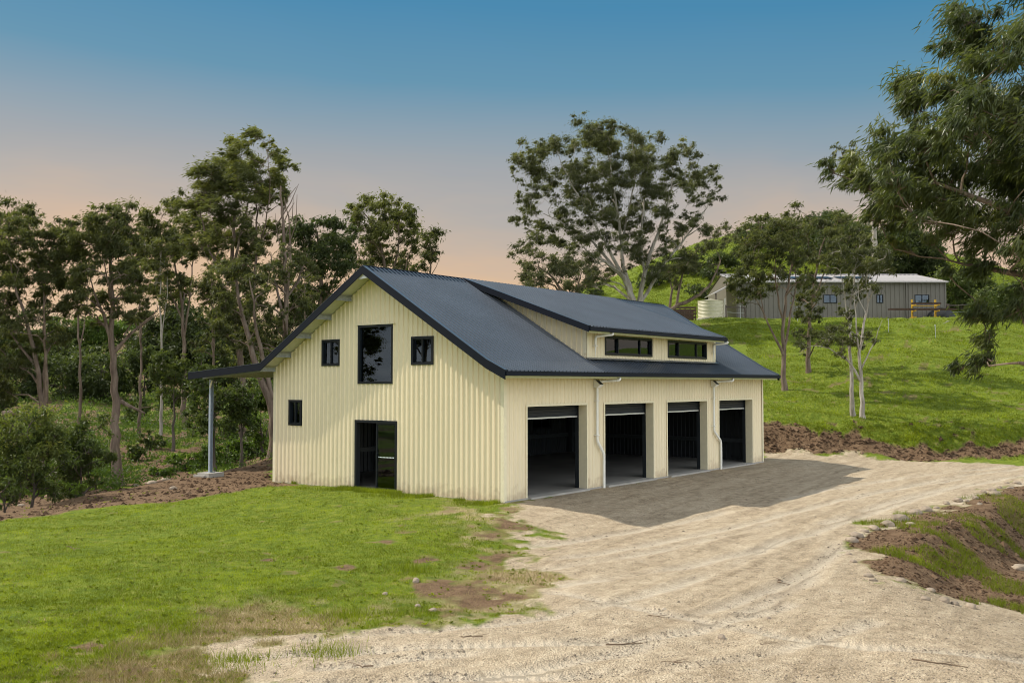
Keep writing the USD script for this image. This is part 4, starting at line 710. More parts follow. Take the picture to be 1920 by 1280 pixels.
T(27, 'gum_tree', 'twin-limbed gum, right of the close pair above the soil bank', 'tree', 48, [[(1619, 799), (1616, 750), (1614, 700), (1612, 660), (1622, 600), (1632, 560), (1628, 510)], [(1614, 706), (1606, 640), (1596, 590), (1590, 555)], [(1615, 715), (1590, 672), (1560, 652), (1530, 648)], [(1614, 690), (1640, 640), (1652, 600)]],
  [(1640, 470, 13, 10), (1636, 545, 12, 9), (1625, 502, 16, 12), (1580, 620, 18, 10), (1600, 640, 16, 9), (1560, 630, 16, 10), (1540, 640, 13, 8), (1572, 660, 11, 7), (1655, 500, 10, 8), (1620, 630, 12, 8), (1510, 655, 10, 7), (1640, 640, 9, 6)], barkm='bark_pale', tone=0.33, leaf=(0.18, 0.045), r0=0.12, dens=2.3, depth=0.7, bare=[[(1632, 560), (1645, 520), (1655, 490)], [(1625, 590), (1610, 560), (1608, 520)]])
T(28, 'gum_tree', 'tall thin pale trunk with sparse tufts of leaves behind the grey shed', 'tree', 106, [[(1642, 560), (1641, 480), (1640, 420), (1633, 375), (1612, 345), (1590, 312), (1580, 285)], [(1612, 345), (1603, 320), (1606, 290)], [(1600, 328), (1580, 325), (1562, 318)]],
  [(1575, 275, 11, 4), (1590, 284, 11, 4), (1600, 271, 9, 3), (1568, 316, 12, 4), (1590, 330, 9, 3), (1563, 292, 6, 3), (1612, 288, 7, 4), (1596, 300, 7, 3), (1582, 296, 6, 3), (1556, 300, 4, 2)], barkm='bark_pale', tone=0.30, leafm='gum_leaf_grey', leaf=(0.40, 0.09), r0=0.42, depth=0.3, dens=1.5, sub=5)
T(29, 'dead_tree', 'bare broken dead trunk beside the tall pale trunk behind the shed', 'dead tree', 107, [[(1636, 560), (1637, 480), (1637, 420), (1636, 402)], [(1637, 440), (1630, 425), (1622, 415)]], [(1624, 414, 2, 1)], barkm='bark_pale', leaf=(0.2, 0.05), r0=0.3, depth=0.2, dens=0.4, sub=3, twigs=False)
# near tree at the right edge, trunk beyond the frame
FG = [(1860, 20, 70, 40), (1800, 55, 45, 45), (1900, 90, 60, 55), (1772, 118, 32, 45), (1830, 150, 55, 50), (1900, 200, 60, 55), (1785, 205, 42, 36), (1860, 260, 55, 48), (1750, 235, 38, 28), (1700, 258, 42, 32), (1652, 298, 36, 28), (1690, 320, 45, 32), (1640, 343, 24, 22), (1750, 300, 52, 38), (1820, 320, 55, 38), (1900, 330, 60, 55), (1662, 368, 32, 22), (1710, 385, 42, 28), (1770, 388, 46, 28), (1698, 425, 20, 14), (1765, 445, 18, 11), (1840, 408, 46, 28), (1910, 430, 46, 36), (1895, 490, 36, 28), (1800, 492, 20, 13), (1680, 350, 40, 30), (1650, 330, 30, 26), (1720, 290, 40, 30), (1890, 578, 36, 28), (1915, 648, 22, 28), (1882, 688, 28, 17), (1860, 690, 14, 11), (1908, 718, 22, 20), (1985, 60, 65, 65), (1990, 200, 70, 70), (1990, 350, 70, 70), (1985, 500, 60, 60), (1975, 640, 50, 45), (1760, 165, 25, 30), (1720, 350, 40, 30), (2060, 120, 80, 80), (2070, 300, 80, 80)]
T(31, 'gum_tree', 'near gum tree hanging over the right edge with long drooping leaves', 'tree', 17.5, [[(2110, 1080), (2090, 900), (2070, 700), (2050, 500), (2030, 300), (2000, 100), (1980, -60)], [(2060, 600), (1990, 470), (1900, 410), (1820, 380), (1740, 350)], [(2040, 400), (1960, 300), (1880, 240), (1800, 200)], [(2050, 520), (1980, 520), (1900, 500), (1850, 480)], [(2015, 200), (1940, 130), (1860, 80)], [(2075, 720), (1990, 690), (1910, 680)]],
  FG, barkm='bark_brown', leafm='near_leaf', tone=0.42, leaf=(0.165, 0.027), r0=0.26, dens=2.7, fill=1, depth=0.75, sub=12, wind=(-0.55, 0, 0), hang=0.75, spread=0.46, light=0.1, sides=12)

# gums left of the view, mirrored in the gable windows: copies of the trees at the left edge
def copy_of(root, label, loc, rotz):
    was = root.GetCustomData(); r = UsdGeom.Xform.Define(stage, numbered(f'/World/{was["category"] == "tree" and "gum_tree"}'))
    r.GetPrim().GetReferences().AddInternalReference(root.GetPath()); r.ClearXformOpOrder(); r.AddTranslateOp(opSuffix='place').Set(Gf.Vec3d(*map(float, loc))); r.AddRotateZOp(opSuffix='turn').Set(rotz)
    tag(r.GetPrim(), label, 'tree'); r.GetPrim().SetInstanceable(True); return r.GetPrim()
for k, (x, y, a, src, lab) in enumerate([(-52, 26, 40, 0, 'gum mirrored at the middle of the tall gable window'), (-60, 19, 130, 1, 'gum mirrored low in the tall gable window'), (-66, 33, 220, 0, 'gum mirrored in the right small gable window'), (-58, 11, 300, 1, 'gum mirrored in the sliding door'), (-72, 24, 80, 1, 'further gum mirrored behind the others in the tall gable window')]):
    copy_of(stage.GetPrimAtPath(['/World/gum_tree', '/World/gum_tree_001'][src]), lab, (x, y, hz(x, y)), a)
# trees and scrub further back: crown drawn as overlapping masses
def clump(seed, px, py, w, h, n):
    r = np.random.default_rng(seed); out = []
    for k in range(n):
        a = r.uniform(0, 2*math.pi); q = math.sqrt(r.random())*0.85
        out.append((px+w*q*math.cos(a), py+h*q*math.sin(a)*1.1, w*r.uniform(0.28, 0.42), h*r.uniform(0.24, 0.38)))
    return out
def bush(seed, name, label, cat_, D, px, py, w, h, n=9, stem=None, base=None, **k):
    by = base if base else py+h*1.2
    bx = px if stem is None else stem
    if k.pop('grounded', False):
        s_ = spot(bx, by)
        if 20 < s_[1] < 250: D = s_[1]; k['leaf'] = (0.10+0.0022*D, 0.05+0.0007*D)
    w, h = w*1.3, h*1.25
    kw = dict(leafm='dense_leaf', tone=0.35, r0=0.09, leaf=(0.16, 0.06), dens=2.4, barkm='bark_dark', hang=0.2, wind=(0, 0, 0), sub=8, spread=0.5, fill=2); kw.update(k)
    return T(seed, name, label, cat_, D, [[(bx, by), (bx+1, (by+py)/2), (px, py)], [(bx+1, (by*2+py)/3), (px+w*0.4, py)], [(bx+1, (by*2+py)/3), (px-w*0.4, py)]], clump(seed, px, py, w, h, n), **kw)
for k, (px, py, w, h, D, lab) in enumerate([
    (1600, 470, 42, 34, 128, 'bushy dark tree on the hill crest left of the pale trunk'), (1668, 470, 34, 30, 132, 'rounded dark tree on the crest just right of the pale trunk'),
    (1705, 478, 34, 30, 126, 'rounded dark tree on the crest above the middle of the shed roof'), (1742, 486, 30, 28, 122, 'dark tree on the crest above the right end of the shed roof'),
    (1560, 450, 36, 26, 140, 'dark tree on the crest behind the hillside gums'), (1805, 545, 34, 26, 104, 'light green bush right of the shed behind the fence'),
    (1850, 552, 34, 22, 108, 'pale bush at the skyline behind the near right tree'), (1832, 512, 16, 16, 112, 'small round tree on the skyline right of the shed'), (1905, 560, 40, 24, 100, 'bush low on the slope at the right frame edge')]):
    bush(100+k, 'hill_tree', lab, 'tree', D, px, py, w*1.25, h*1.15, 14, leaf=(0.42, 0.16), tone=0.40 if k >= 5 else 0.30, dens=2.1, r0=0.2, leafm='shrub_leaf' if k >= 5 else 'dense_leaf', grounded=True)
for k, (px, py, w, h, D, n, lf, tn, lab) in enumerate([
    (300, 645, 42, 46, 66, 11, 'dense_leaf', 0.30, 'broad dark bush on the wooded slope right of the tall single trunk'), (352, 650, 46, 55, 64, 13, 'dense_leaf', 0.22, 'tallest dark evergreen bush in the middle of the wooded slope'),
    (408, 640, 42, 50, 60, 11, 'gum_leaf', 0.34, 'olive bush behind the awning edge'), (460, 640, 36, 40, 58, 10, 'gum_leaf', 0.36, 'olive bush behind the awning near the barn corner'),
    (170, 700, 46, 44, 60, 11, 'dense_leaf', 0.24, 'dark shrub behind the left trunks'), (125, 690, 36, 40, 56, 9, 'dense_leaf', 0.30, 'shrub between the multi-stemmed gum and the tall trunk'),
    (40, 700, 42, 40, 54, 10, 'dense_leaf', 0.30, 'shadowy shrub behind the multi-stemmed gum'), (0, 770, 30, 40, 44, 9, 'shrub_leaf', 0.26, 'green shrub cut by the left frame edge'),
    (200, 705, 26, 36, 52, 8, 'shrub_leaf', 0.34, 'feathery light green shrub left of the tall single trunk'), (325, 705, 30, 40, 52, 9, 'shrub_leaf', 0.36, 'grey-green sapling in the middle of the wooded slope'),
    (240, 630, 26, 30, 72, 7, 'dense_leaf', 0.26, 'dark shrub at the skyline gap'), (80, 640, 60, 34, 80, 10, 'dense_leaf', 0.40, 'sunlit hedge-like scrub far behind the left trunks'), (170, 640, 50, 30, 84, 9, 'weed_leaf', 0.30, 'bright green scrub far behind on the left'),
    (400, 745, 30, 48, 43, 10, 'shrub_leaf', 0.30, 'tall leafy sapling behind the awning post'), (452, 770, 26, 44, 44, 9, 'shrub_leaf', 0.26, 'leafy sapling right of the awning post'), (490, 780, 18, 48, 46, 8, 'weed_leaf', 0.32, 'narrow leafy sapling at the barn corner'),
    (270, 700, 30, 40, 58, 9, 'dense_leaf', 0.26, 'dark shrub right behind the tall single trunk'), (385, 690, 30, 40, 62, 9, 'dense_leaf', 0.28, 'dark shrub left of the awning post top'), (30, 640, 50, 34, 74, 10, 'dense_leaf', 0.28, 'dark scrub at the far left behind the multi-stemmed gum'), (545, 640, 26, 40, 58, 9, 'gum_leaf', 0.30, 'olive bush just above the left roof slope'),
    (505, 690, 24, 34, 56, 8, 'gum_leaf', 0.36, 'bush seen under the awning by the forked trunk'), (440, 700, 26, 30, 52, 8, 'gum_leaf', 0.38, 'bush seen just under the awning roof')]):
    bush(130+k, 'shrub' if k not in (9, 13, 14, 15) else 'sapling', lab, 'shrub' if k not in (9, 13, 14, 15) else 'sapling', D, px, py, w, h, n, leafm=lf, tone=tn, leaf=(0.17+0.0012*(D-40), 0.07), base=py+h*(1.9 if k in (9, 13, 14, 15) else 1.2), grounded=k not in (9, 13, 14, 15))
bush(160, 'shrub', 'yellow-tipped leafy shrub at the left edge of the dirt track', 'shrub', 30.5, 62, 855, 54, 66, 15, base=940, leafm='shrub_leaf', tone=0.48, leaf=(0.12, 0.045), light=0.6, dens=1.5, r0=0.05)
bush(161, 'shrub', 'rounded dark green shrub beside the dirt track', 'shrub', 32.5, 154, 862, 40, 50, 13, base=916, leafm='shrub_leaf', tone=0.28, leaf=(0.12, 0.045), light=0.55, dens=2.6, r0=0.05)
bush(162, 'young_plant', 'small bright yellow-green plant at the foot of the dark shrub', 'plant', 30.6, 142, 912, 12, 9, 5, base=928, leafm='weed_leaf', tone=0.8, leaf=(0.09, 0.045), r0=0.02)
bush(163, 'shrub', 'weedy low shrub at the lower left frame edge', 'shrub', 29.5, 10, 915, 26, 22, 7, base=950, leafm='shrub_leaf', tone=0.36, leaf=(0.11, 0.04), r0=0.04)
bush(164, 'flowering_shrub', 'small reddish flowering shrub by the shed wall near the tank', 'shrub', 84, 1396, 585, 8, 9, 5, base=600, leafm='shrub_leaf', tone=0.9, leaf=(0.2, 0.1), r0=0.04)
for k, (px, py, w, h, D, lab) in enumerate([(1110, 545, 16, 9, 120, 'low dark bush on the hillside left of the big gum trunk'), (1235, 520, 18, 10, 130, 'low bush on the hillside right of the big gum trunk'), (1290, 500, 20, 10, 150, 'dark bush high on the hillside above the water tank'), (1345, 500, 22, 12, 140, 'dark bush on the hillside just left of the hillside gums'),
    (1385, 455, 20, 13, 165, 'bush on the skyline left of the hillside gums'), (1440, 440, 24, 13, 160, 'bush on the skyline behind the nearest hillside gum'), (1325, 545, 14, 7, 110, 'small bush below the crooked gum above the pen'), (1500, 430, 26, 16, 158, 'dark tree on the skyline between the hillside gums')]):
    bush(180+k, 'hill_shrub', lab, 'shrub', D, px, py, w*1.35, h*1.4, 9, leaf=(0.40, 0.15), tone=0.34, dens=2.1, r0=0.12, leafm='dense_leaf', grounded=True)
for k, (px, py, w, h, lf, lab) in enumerate([(345, 866, 26, 13, 'weed_leaf', 'low bright weedy clump left of the awning post footing'), (392, 852, 24, 15, 'weed_leaf', 'weedy clump just behind the awning post'), (300, 880, 20, 9, 'weed_leaf', 'small weedy clump behind the rocks of the dirt track'), (440, 846, 22, 15, 'weed_leaf', 'weedy clump right of the awning post, below the saplings'),
    (482, 838, 20, 15, 'weed_leaf', 'green clump at the barn corner below the narrow sapling'), (262, 772, 22, 18, 'shrub_leaf', 'rough shrub beside the fallen log'), (322, 752, 24, 20, 'shrub_leaf', 'scrubby shrub in the middle of the wooded slope'), (285, 830, 18, 12, 'shrub_leaf', 'scrubby tuft on the bare slope right of the tall trunk'), (245, 850, 14, 12, 'shrub_leaf', 'low shrub at the foot of the tall single trunk'), (420, 800, 26, 24, 'shrub_leaf', 'leafy shrub between the two saplings behind the post')]):
    bush(200+k, 'weedy_shrub', lab, 'shrub', 44, px, py, w, h, 7, leafm=lf, tone=0.36, dens=2.0, r0=0.03, base=py+h*1.1, grounded=True)
# fallen dead limbs on the wooded slope
for k, (pts, D, lab) in enumerate([([(226, 752), (240, 760), (256, 767), (272, 775)], 55, 'grey fallen log on the wooded slope beyond the tall trunk'), ([(5, 776), (30, 773), (55, 777), (64, 785)], 40, 'pale dead branch reaching out at the left edge')]):
    p = np.array([at(a, b, D) for a, b in pts]); c = p.mean(0); q = thing('fallen_log', lab, 'log', c)
    obj('stem', tube(p-c, np.linspace(0.13, 0.05, len(p)), 7), 'bark_brown', q, smooth=60)
    m = len(p)//2; obj('side_branch', tube(np.array([p[m], p[m]+[0.35, 0.2, 0.10], p[m]+[0.8, 0.3, 0.16]])-c, [0.04, 0.03, 0.012], 5), 'bark_brown', q)
ORD = ['first', 'second', 'third', 'fourth', 'fifth', 'sixth', 'seventh', 'eighth', 'ninth', 'tenth', 'eleventh', 'twelfth', 'thirteenth', 'fourteenth', 'fifteenth', 'sixteenth', 'seventeenth', 'eighteenth', 'nineteenth', 'twentieth', 'twenty-first', 'twenty-second', 'twenty-third']
# ------------------------------------------------------------------ grey shed up the hill and what stands by it
SZ = hz(40, 84)
SD = 83.0; sc = SD/FPX
def sx(px): return (px-960)*sc
SX0, SX1 = sx(1382), sx(1775); SB = at(1600, 599, SD)[2]
SX = [SX0, SX1]
shed = thing('grey_shed', 'long grey steel shed with pale gable roof at the top of the grass hill', 'shed', (SX1, SD, SB))
w_ = SX1-SX0; eh = (599-527)*sc; DEPTH = 12.0; rh = 1.15
def wallribs(u0, u1, z0, z1, holes, place): 
    global SPLITS
    SPLITS = []
    return sheet(u0, u1, z0, lambda u: z1, holes, place, pitch=0.38, top=0.10, side=0.03, h=0.035)
def wz(p): return (599-p)*sc
def wx(p): return sx(p)-SX1
sw = [(wx(1717), wx(1744), wz(568), wz(552)), (wx(1645), wx(1657.5), wz(568), wz(552)), (wx(1545), wx(1571), wz(568), wz(552))]
obj('front_wall', wallribs(-w_, 0, -0.6, eh, sw, lambda u, h, z: (u, -h, z)), 'grey_steel', shed)
obj('end_wall', trimesh.Trimesh(np.array([(0, 0, -.6), (0, DEPTH, -.6), (0, DEPTH, eh), (0, DEPTH/2, eh+rh), (0, 0, eh)]), np.array([(0, 1, 2), (0, 2, 3), (0, 3, 4)]), process=False), 'grey_steel', shed)
obj('end_wall', trimesh.Trimesh(np.array([(-w_, 0, -.6), (-w_, DEPTH, -.6), (-w_, DEPTH, eh), (-w_, DEPTH/2, eh+rh), (-w_, 0, eh)]), np.array([(0, 2, 1), (0, 3, 2), (0, 4, 3)]), process=False), 'grey_steel', shed)
obj('back_wall', box(-w_, 0, DEPTH-0.05, DEPTH-0.01, -0.6, eh-0.02), 'grey_steel', shed)
for s in (0, 1):
    a, b = ((-0.25, eh-0.03) if s == 0 else (DEPTH+0.25, eh-0.03)), (DEPTH/2, eh+rh+0.03)
    n = int(w_/0.38); V = []
    for k in range(n+1):
        for q in (0, 0.10, 0.13, 0.20): 
            u = min(-w_-0.1+k*(w_+0.2)/n+q, 0.1); o = 0.035 if q in (0.13, 0.20) else 0.0
            V += [(u, a[0], a[1]+o), (u, b[0], b[1]+o)]
    V = np.array(V); k = np.arange(len(V)//2-1)*2
    obj('roof_sheeting', (V, np.stack([k, k+2, k+3, k+1], 1) if s == 0 else np.stack([k, k+1, k+3, k+2], 1)), 'pale_roof', shed)
obj('gutter', box(-w_-0.1, 0.1, -0.40, -0.27, eh-0.14, eh-0.02), 'pale_roof', shed)
obj('ridge_cap', trimesh.Trimesh(*tube([(-w_-0.1, DEPTH/2, eh+rh+0.05), (0.12, DEPTH/2, eh+rh+0.05)], 0.09, 8), process=False), 'pale_roof', shed)
obj('corner_trim', box(-0.06, 0.045, -0.06, -0.04, -0.6, eh-0.04), 'grey_steel', shed)
obj('downpipe', box(wx(1700), wx(1700)+0.09, -0.14, -0.05, -0.2, eh-0.1), 'grey_steel', shed)
for u0, u1, z0, z1 in sw:
    w = part('window', shed); m = (u0+u1)/2
    obj('frame', cat([box(u0, u1, -0.06, 0.04, z0, z0+0.05), box(u0, u1, -0.06, 0.04, z1-0.05, z1), box(u0, u0+0.05, -0.059, 0.04, z0+.05, z1-.05), box(u1-.05, u1, -0.059, 0.04, z0+.05, z1-.05), box(m-0.03, m+0.03, -0.05, 0.04, z0+.05, z1-.05)]), 'black_aluminium', w)
    obj('pane', box(u0+.05, m-.03, 0.0, 0.005, z0+.05, z1-.05), 'window_glass', w); obj('pane', box(m+.03, u1-.05, 0.0, 0.005, z0+.05, z1-.05), 'window_glass', w)
for k in range(7):                                                           # dark solar panels on the near roof slope
    x0 = wx(1490)+k*0.98+(0.5 if k > 3 else 0); pv = []
    y0, y1 = 1.6, 3.2; zf = lambda y: eh-0.03+(rh+0.06)*(y+0.25)/(DEPTH/2+0.25)+0.10
    obj('solar_panel', bar((x0+0.47, y0, zf(y0)), (x0+0.47, y1, zf(y1)), 0.94, 0.04), 'solar_black', shed)
lt = part('lean_to', shed)
obj('lean_roof', bar((-w_-1.9, 2.0, eh-1.05), (-w_-0.02, 2.0, eh-0.06), 4.2, 0.07, up=(0, 0, 1)), 'pale_roof', lt)
for y in (0.1, 3.9): obj('post', box(-w_-1.75, -w_-1.65, y, y+0.1, -0.5, eh-1.0), 'dark_timber', lt)
# water tank
tx, tr, th_ = sx(1336), 1.07, 1.5; ty = SD+0.6; tz = hz(tx, ty)-0.03
tz = at(1336, 597, ty)[2]
tank = thing('water_tank', 'round cream corrugated rainwater tank left of the grey shed', 'water tank', (tx, ty, tz))
zz = np.linspace(0, th_, 90); a = np.linspace(0, 2*np.pi, 65)[:-1]; rr = tr+0.02*np.sin(zz/0.118*2*np.pi)
V = np.stack([rr[:, None]*np.cos(a), rr[:, None]*np.sin(a), np.broadcast_to(zz[:, None], (90, 64))], -1).reshape(-1, 3)
i, j = np.meshgrid(np.arange(89), np.arange(64), indexing='ij'); obj('tank_wall', (V, np.stack([i*64+j, i*64+(j+1) % 64, (i+1)*64+(j+1) % 64, (i+1)*64+j], -1).reshape(-1, 4)), 'tank_cream', tank, smooth=True)
V = np.vstack([np.stack([1.03*tr*np.cos(a), 1.03*tr*np.sin(a), np.full(64, th_)], 1), [(0, 0, th_+0.16)]]); obj('tank_roof', (V, np.stack([np.arange(64), (np.arange(64)+1) % 64, np.full(64, 64)], 1)), 'tank_cream', tank)
obj('tank_base', trimesh.Trimesh(*tube([(0, 0, -0.9), (0, 0, 0.0)], tr*1.1, 24), process=False), 'concrete', tank)
obj('inlet_pipe', trimesh.Trimesh(*tube([(tr+0.08, -0.3, 0), (tr+0.08, -0.3, th_+0.2)], 0.05, 8), process=False), 'white_plastic', tank)
# steel rack with stacked dark sections
rxm = sx(1716); ry = SD-2.0; rz_ = hz(rxm, ry)
rack = thing('steel_rack', 'yellow cantilever steel rack standing before the grey shed', 'rack', (rxm, ry, rz_))
for dx in (-1.0, 0.92):
    obj('upright', box(dx-0.06, dx+0.06, -0.06, 0.06, 0.0, 1.55), 'yellow_paint', rack)
    obj('foot', box(dx-0.07, dx+0.07, -0.75, 0.35, 0.0, 0.09), 'yellow_paint', rack)
    for z in (0.55, 1.02): obj('arm', bar((dx, -0.06, z), (dx, -0.75, z+0.03), 0.09, 0.09), 'yellow_paint', rack)
obj('brace', box(-0.94, 0.86, -0.02, 0.02, 0.98, 1.04), 'yellow_paint', rack)
for k in range(6):
    L0, L1 = -3.1+0.3*(k % 3), 2.4-0.25*(k % 2)
    z = rz_+0.60+0.03 if k < 4 else rz_+1.1; y = ry-0.70+0.14*(k % 4)
    c = thing('steel_section', f'rusty steel section on the {"lower" if k < 4 else "upper"} arms of the yellow rack, {ORD[k % 4]} from the front', 'steel section', (rxm, y, z), group=f'steel sections on the {"lower" if k < 4 else "upper"} rack arms')
    if k >= 4: L0, L1 = -1.3, 1.1
    obj('web', box(L0, L1, -0.004, 0.004, 0.0, 0.14), 'rusty_steel', c); obj('flange', box(L0, L1, -0.05, -0.0045, 0.132, 0.14), 'rusty_steel', c); obj('flange', box(L0, L1, -0.05, -0.0045, 0.0, 0.008), 'rusty_steel', c)
# dark covered heap
hx = sx(1758); hy = SD-0.9; m = trimesh.creation.icosphere(3, 1.0); V = np.array(m.vertices); V *= [1.25, 0.75, 1.05]; V += 0.10*(meshkit.fbm(V*2.2, 3, 4)[:, None]-0.5)*V*2; V[:, 2] = np.maximum(V[:, 2], -0.15)
c = thing('covered_heap', 'rounded heap under a black cover at the right end of the shed wall', 'heap', (hx, hy, hz(hx, hy))); obj('cover', (V, np.array(m.faces)), 'dark_cover', c, smooth=True)
V2 = np.array(trimesh.creation.torus(1.05, 0.05, 24, 6).vertices)*[1.2, 0.72, 0.6]; obj('hem', (V2+[0, 0, 0.02], np.array(trimesh.creation.torus(1.05, 0.05, 24, 6).faces)), 'dark_cover', c)
# rust-brown pen behind the barn roof
bx_, by_ = sx(1280), SD+1.0; bz_ = at(1280, 600, by_)[2]
pen = thing('timber_pen', 'low rusty brown pen left of the water tank', 'pen', (bx_, by_, bz_))
for k in range(7): obj('post', box(-1.35+k*0.43, -1.27+k*0.43, -0.05, 0.03, -0.6, 1.05), 'dark_timber', pen)
for z in (0.15, 0.45, 0.75, 0.98): obj('rail', box(-1.4, 1.35, -0.08, -0.051, z, z+0.16), 'rusty_steel', pen)
obj('back_panel', box(-1.4, 1.35, 1.1, 1.13, -0.6, 1.0), 'rusty_steel', pen)
# gate posts and rail right of the shed
for k, (px0, px1, D, lab) in enumerate([(1779, 1832, 82.0, 'dark timber post-and-rail fence right of the grey shed'), (1362, 1398, 81.0, 'dark post-and-rail fence between the tank and the shed')]):
    xa, xb = (px0-960)*D/FPX, (px1-960)*D/FPX
    za, zb = hz(xa, D), hz(xb, D); f = thing('rail_fence', lab, 'fence', (xa, D, za))
    hgt = 1.25 if k == 0 else 1.0
    obj('post', trimesh.Trimesh(*tube([(0, 0, -0.4), (0, 0, hgt+.15)], 0.13 if k == 0 else 0.07, 8), process=False), 'dark_timber', f); obj('post', trimesh.Trimesh(*tube([(xb-xa, 0, zb-za-0.4), (xb-xa, 0, zb-za+hgt+0.05)], 0.13 if k == 0 else 0.07, 8), process=False), 'dark_timber', f)
    obj('rail', bar((0, 0, hgt), (xb-xa, 0, zb-za+hgt), 0.09, 0.10), 'dark_timber', f)
    obj('wire', trimesh.Trimesh(*tube([(0, 0, hgt*0.55), (xb-xa, 0, zb-za+hgt*0.55)], 0.012, 4), process=False), 'galvanised', f)
# star pickets
PK = [(1495, 600, 578, 'first, nearest the hillside gums'), (1596, 612, 590, 'behind the pair of gums'), (1666, 625, 605, 'between the gums and the rack'), (1754, 637, 616, 'below the heap'), (1852, 648, 626, 'rightmost, by the near tree'), (1388, 597, 578, 'beside the water tank')]
pk_pos = []
for px, yb, yt, lab in PK:
    s_ = spot(px, yb); hgt = 1.05; pk_pos.append(s_)
    p = thing('star_picket', f'thin pale steel fence picket on the hill, {lab}', 'fence post', s_, group='steel pickets across the hill')
    obj('post', cat([box(-0.02, 0.02, -0.006, 0.006, -0.3, hgt-0.1), box(-0.006, 0.006, 0.0065, 0.04, -0.3, hgt-0.1)]), 'picket_white', p); obj('cap', box(-0.03, 0.03, -0.02, 0.045, hgt-0.1, hgt), 'picket_white', p)

# ------------------------------------------------------------------ rocks, clods, twigs
def rock_mesh(seed, r):
    m = trimesh.creation.icosphere(2, 1.0); V = np.array(m.vertices); rg = np.random.default_rng(seed)
    V = V*(0.72+0.6*meshkit.fbm(V*1.3+seed*3.7, 3, seed)[:, None]); V = np.round(V*3.2)/3.2*0.55+V*0.45; V *= rg.uniform(0.7, 1.25, 3)*[1, 1, 0.62]; return V*r, np.array(m.faces)
def rock(px, py, r, lab, grp, mat='rock', seed=0):
    s_ = spot(px, py); v, f = rock_mesh(seed, r); z = hz(s_[0], s_[1])
    pr = obj('rock', (v+[s_[0], s_[1], z+r*0.12], f), mat, None, smooth=45); tag(pr, lab, 'rock', grp)
r_ = np.random.default_rng(5)
rim = [(1905, 903), (1888, 908), (1872, 914), (1858, 920), (1843, 926), (1828, 934), (1812, 939), (1795, 943), (1775, 947), (1755, 954), (1735, 958), (1716, 966), (1700, 970), (1686, 978), (1664, 984), (1640, 990), (1620, 996), (1605, 1006), (1597, 1016), (1895, 918), (1865, 926), (1838, 945), (1706, 985)]
rim.sort(key=lambda q: -q[0])
for k, (x, y) in enumerate(rim): rock(x+r_.uniform(-2, 2), y+r_.uniform(-3, 3), r_.uniform(0.07, 0.19), f'pale broken rock on top of the roadside bank, {ORD[k]} from the right frame edge', 'rocks along the top of the roadside bank', 'rock', 300+k)
low = [(1628, 1080), (1637, 1088), (1600, 1052), (1592, 1040), (1745, 1107), (1735, 1122), (1770, 1126), (1790, 1133), (1820, 1140), (1690, 1090)]
low.sort()
for k, (x, y) in enumerate(low): rock(x, y, r_.uniform(0.05, 0.10), f'rock at the foot of the roadside bank beside the gravel, {ORD[k]} from the left', 'rocks at the foot of the roadside bank', 'rock', 340+k)
rock(1912, 1068, 0.15, 'pale flat rock alone in the soil at the right frame edge', None, 'rock', 360)
trk = [(310, 902), (300, 905), (285, 907), (275, 908), (312, 900), (255, 910), (205, 915), (90, 932), (40, 948), (110, 928)]
trk.sort()
for k, (x, y) in enumerate(trk): rock(x, y, 0.24 if k in (8, 9) else r_.uniform(0.10, 0.18), f'brownish rock along the far edge of the dirt track, {ORD[k]} from the left', 'rocks along the dirt track', 'brown_rock' if k % 2 else 'rock', 370+k)
rock(325, 917, 0.12, 'small grey stone lying alone in the middle of the dirt track', None, 'rock', 390)
rock(780, 1091, 0.09, 'flat pale stone in the lawn beside the bare soil patch', None, 'rock', 391)
rock(722, 1115, 0.055, 'small pale stone in the lower lawn', None, 'rock', 392); rock(783, 1134, 0.05, 'small pale stone at the lawn edge near the gravel', None, 'rock', 393); rock(812, 1149, 0.06, 'grey stone at the ragged lawn edge', None, 'rock', 394)
rock(1353, 1193, 0.07, 'white stone in the foreground gravel', None, 'rock', 395); rock(1441, 1161, 0.05, 'small white stone in the gravel near the leaf litter', None, 'rock', 396)
# twigs
for k, (x0, y0, x1, y1) in enumerate([(1136, 1210, 1206, 1208), (1240, 1243, 1280, 1245), (1215, 1155, 1245, 1158), (1450, 1085, 1475, 1098), (1710, 1238, 1815, 1254), (865, 1198, 905, 1199), (125, 1024, 140, 1031), (1425, 1208, 1440, 1210), (700, 1250, 660, 1253)]):
    a, b = spot(x0, y0), spot(x1, y1); n = 6; q = np.linspace(a, b, n); q[1:-1] += np.random.default_rng(k).normal(0, 0.035, (n-2, 3))*[1, 1, 0.3]; q[:, 2] = height(q[:, 0], q[:, 1])+0.012
    t = thing('twig', 'thin dry twig lying flat '+['on the gravel, low in the middle of the picture', 'on the gravel, nearest the bottom edge', 'on the gravel beside the white stones', 'on the gravel in the middle of the drive', 'on the gravel, the longest one at the lower right', 'on the gravel by the ragged lawn edge', 'on the lawn at the far left', 'on the gravel right of the white stone', 'on the gravel at the bottom by the green tuft'][k], 'twig', a, group='dry twigs scattered on the ground')
    obj('stem', tube(q-a, np.linspace(0.012, 0.005, n), 5), 'twig', t); m = q[3]-a; e = (b-a)/np.linalg.norm(b-a); obj('side_stem', tube(np.array([m, m+0.10*e+[0.02, 0.07, 0.01], m+0.2*e+[0.03, 0.12, 0.02]]), [0.006, 0.004, 0.003], 4), 'twig', t)

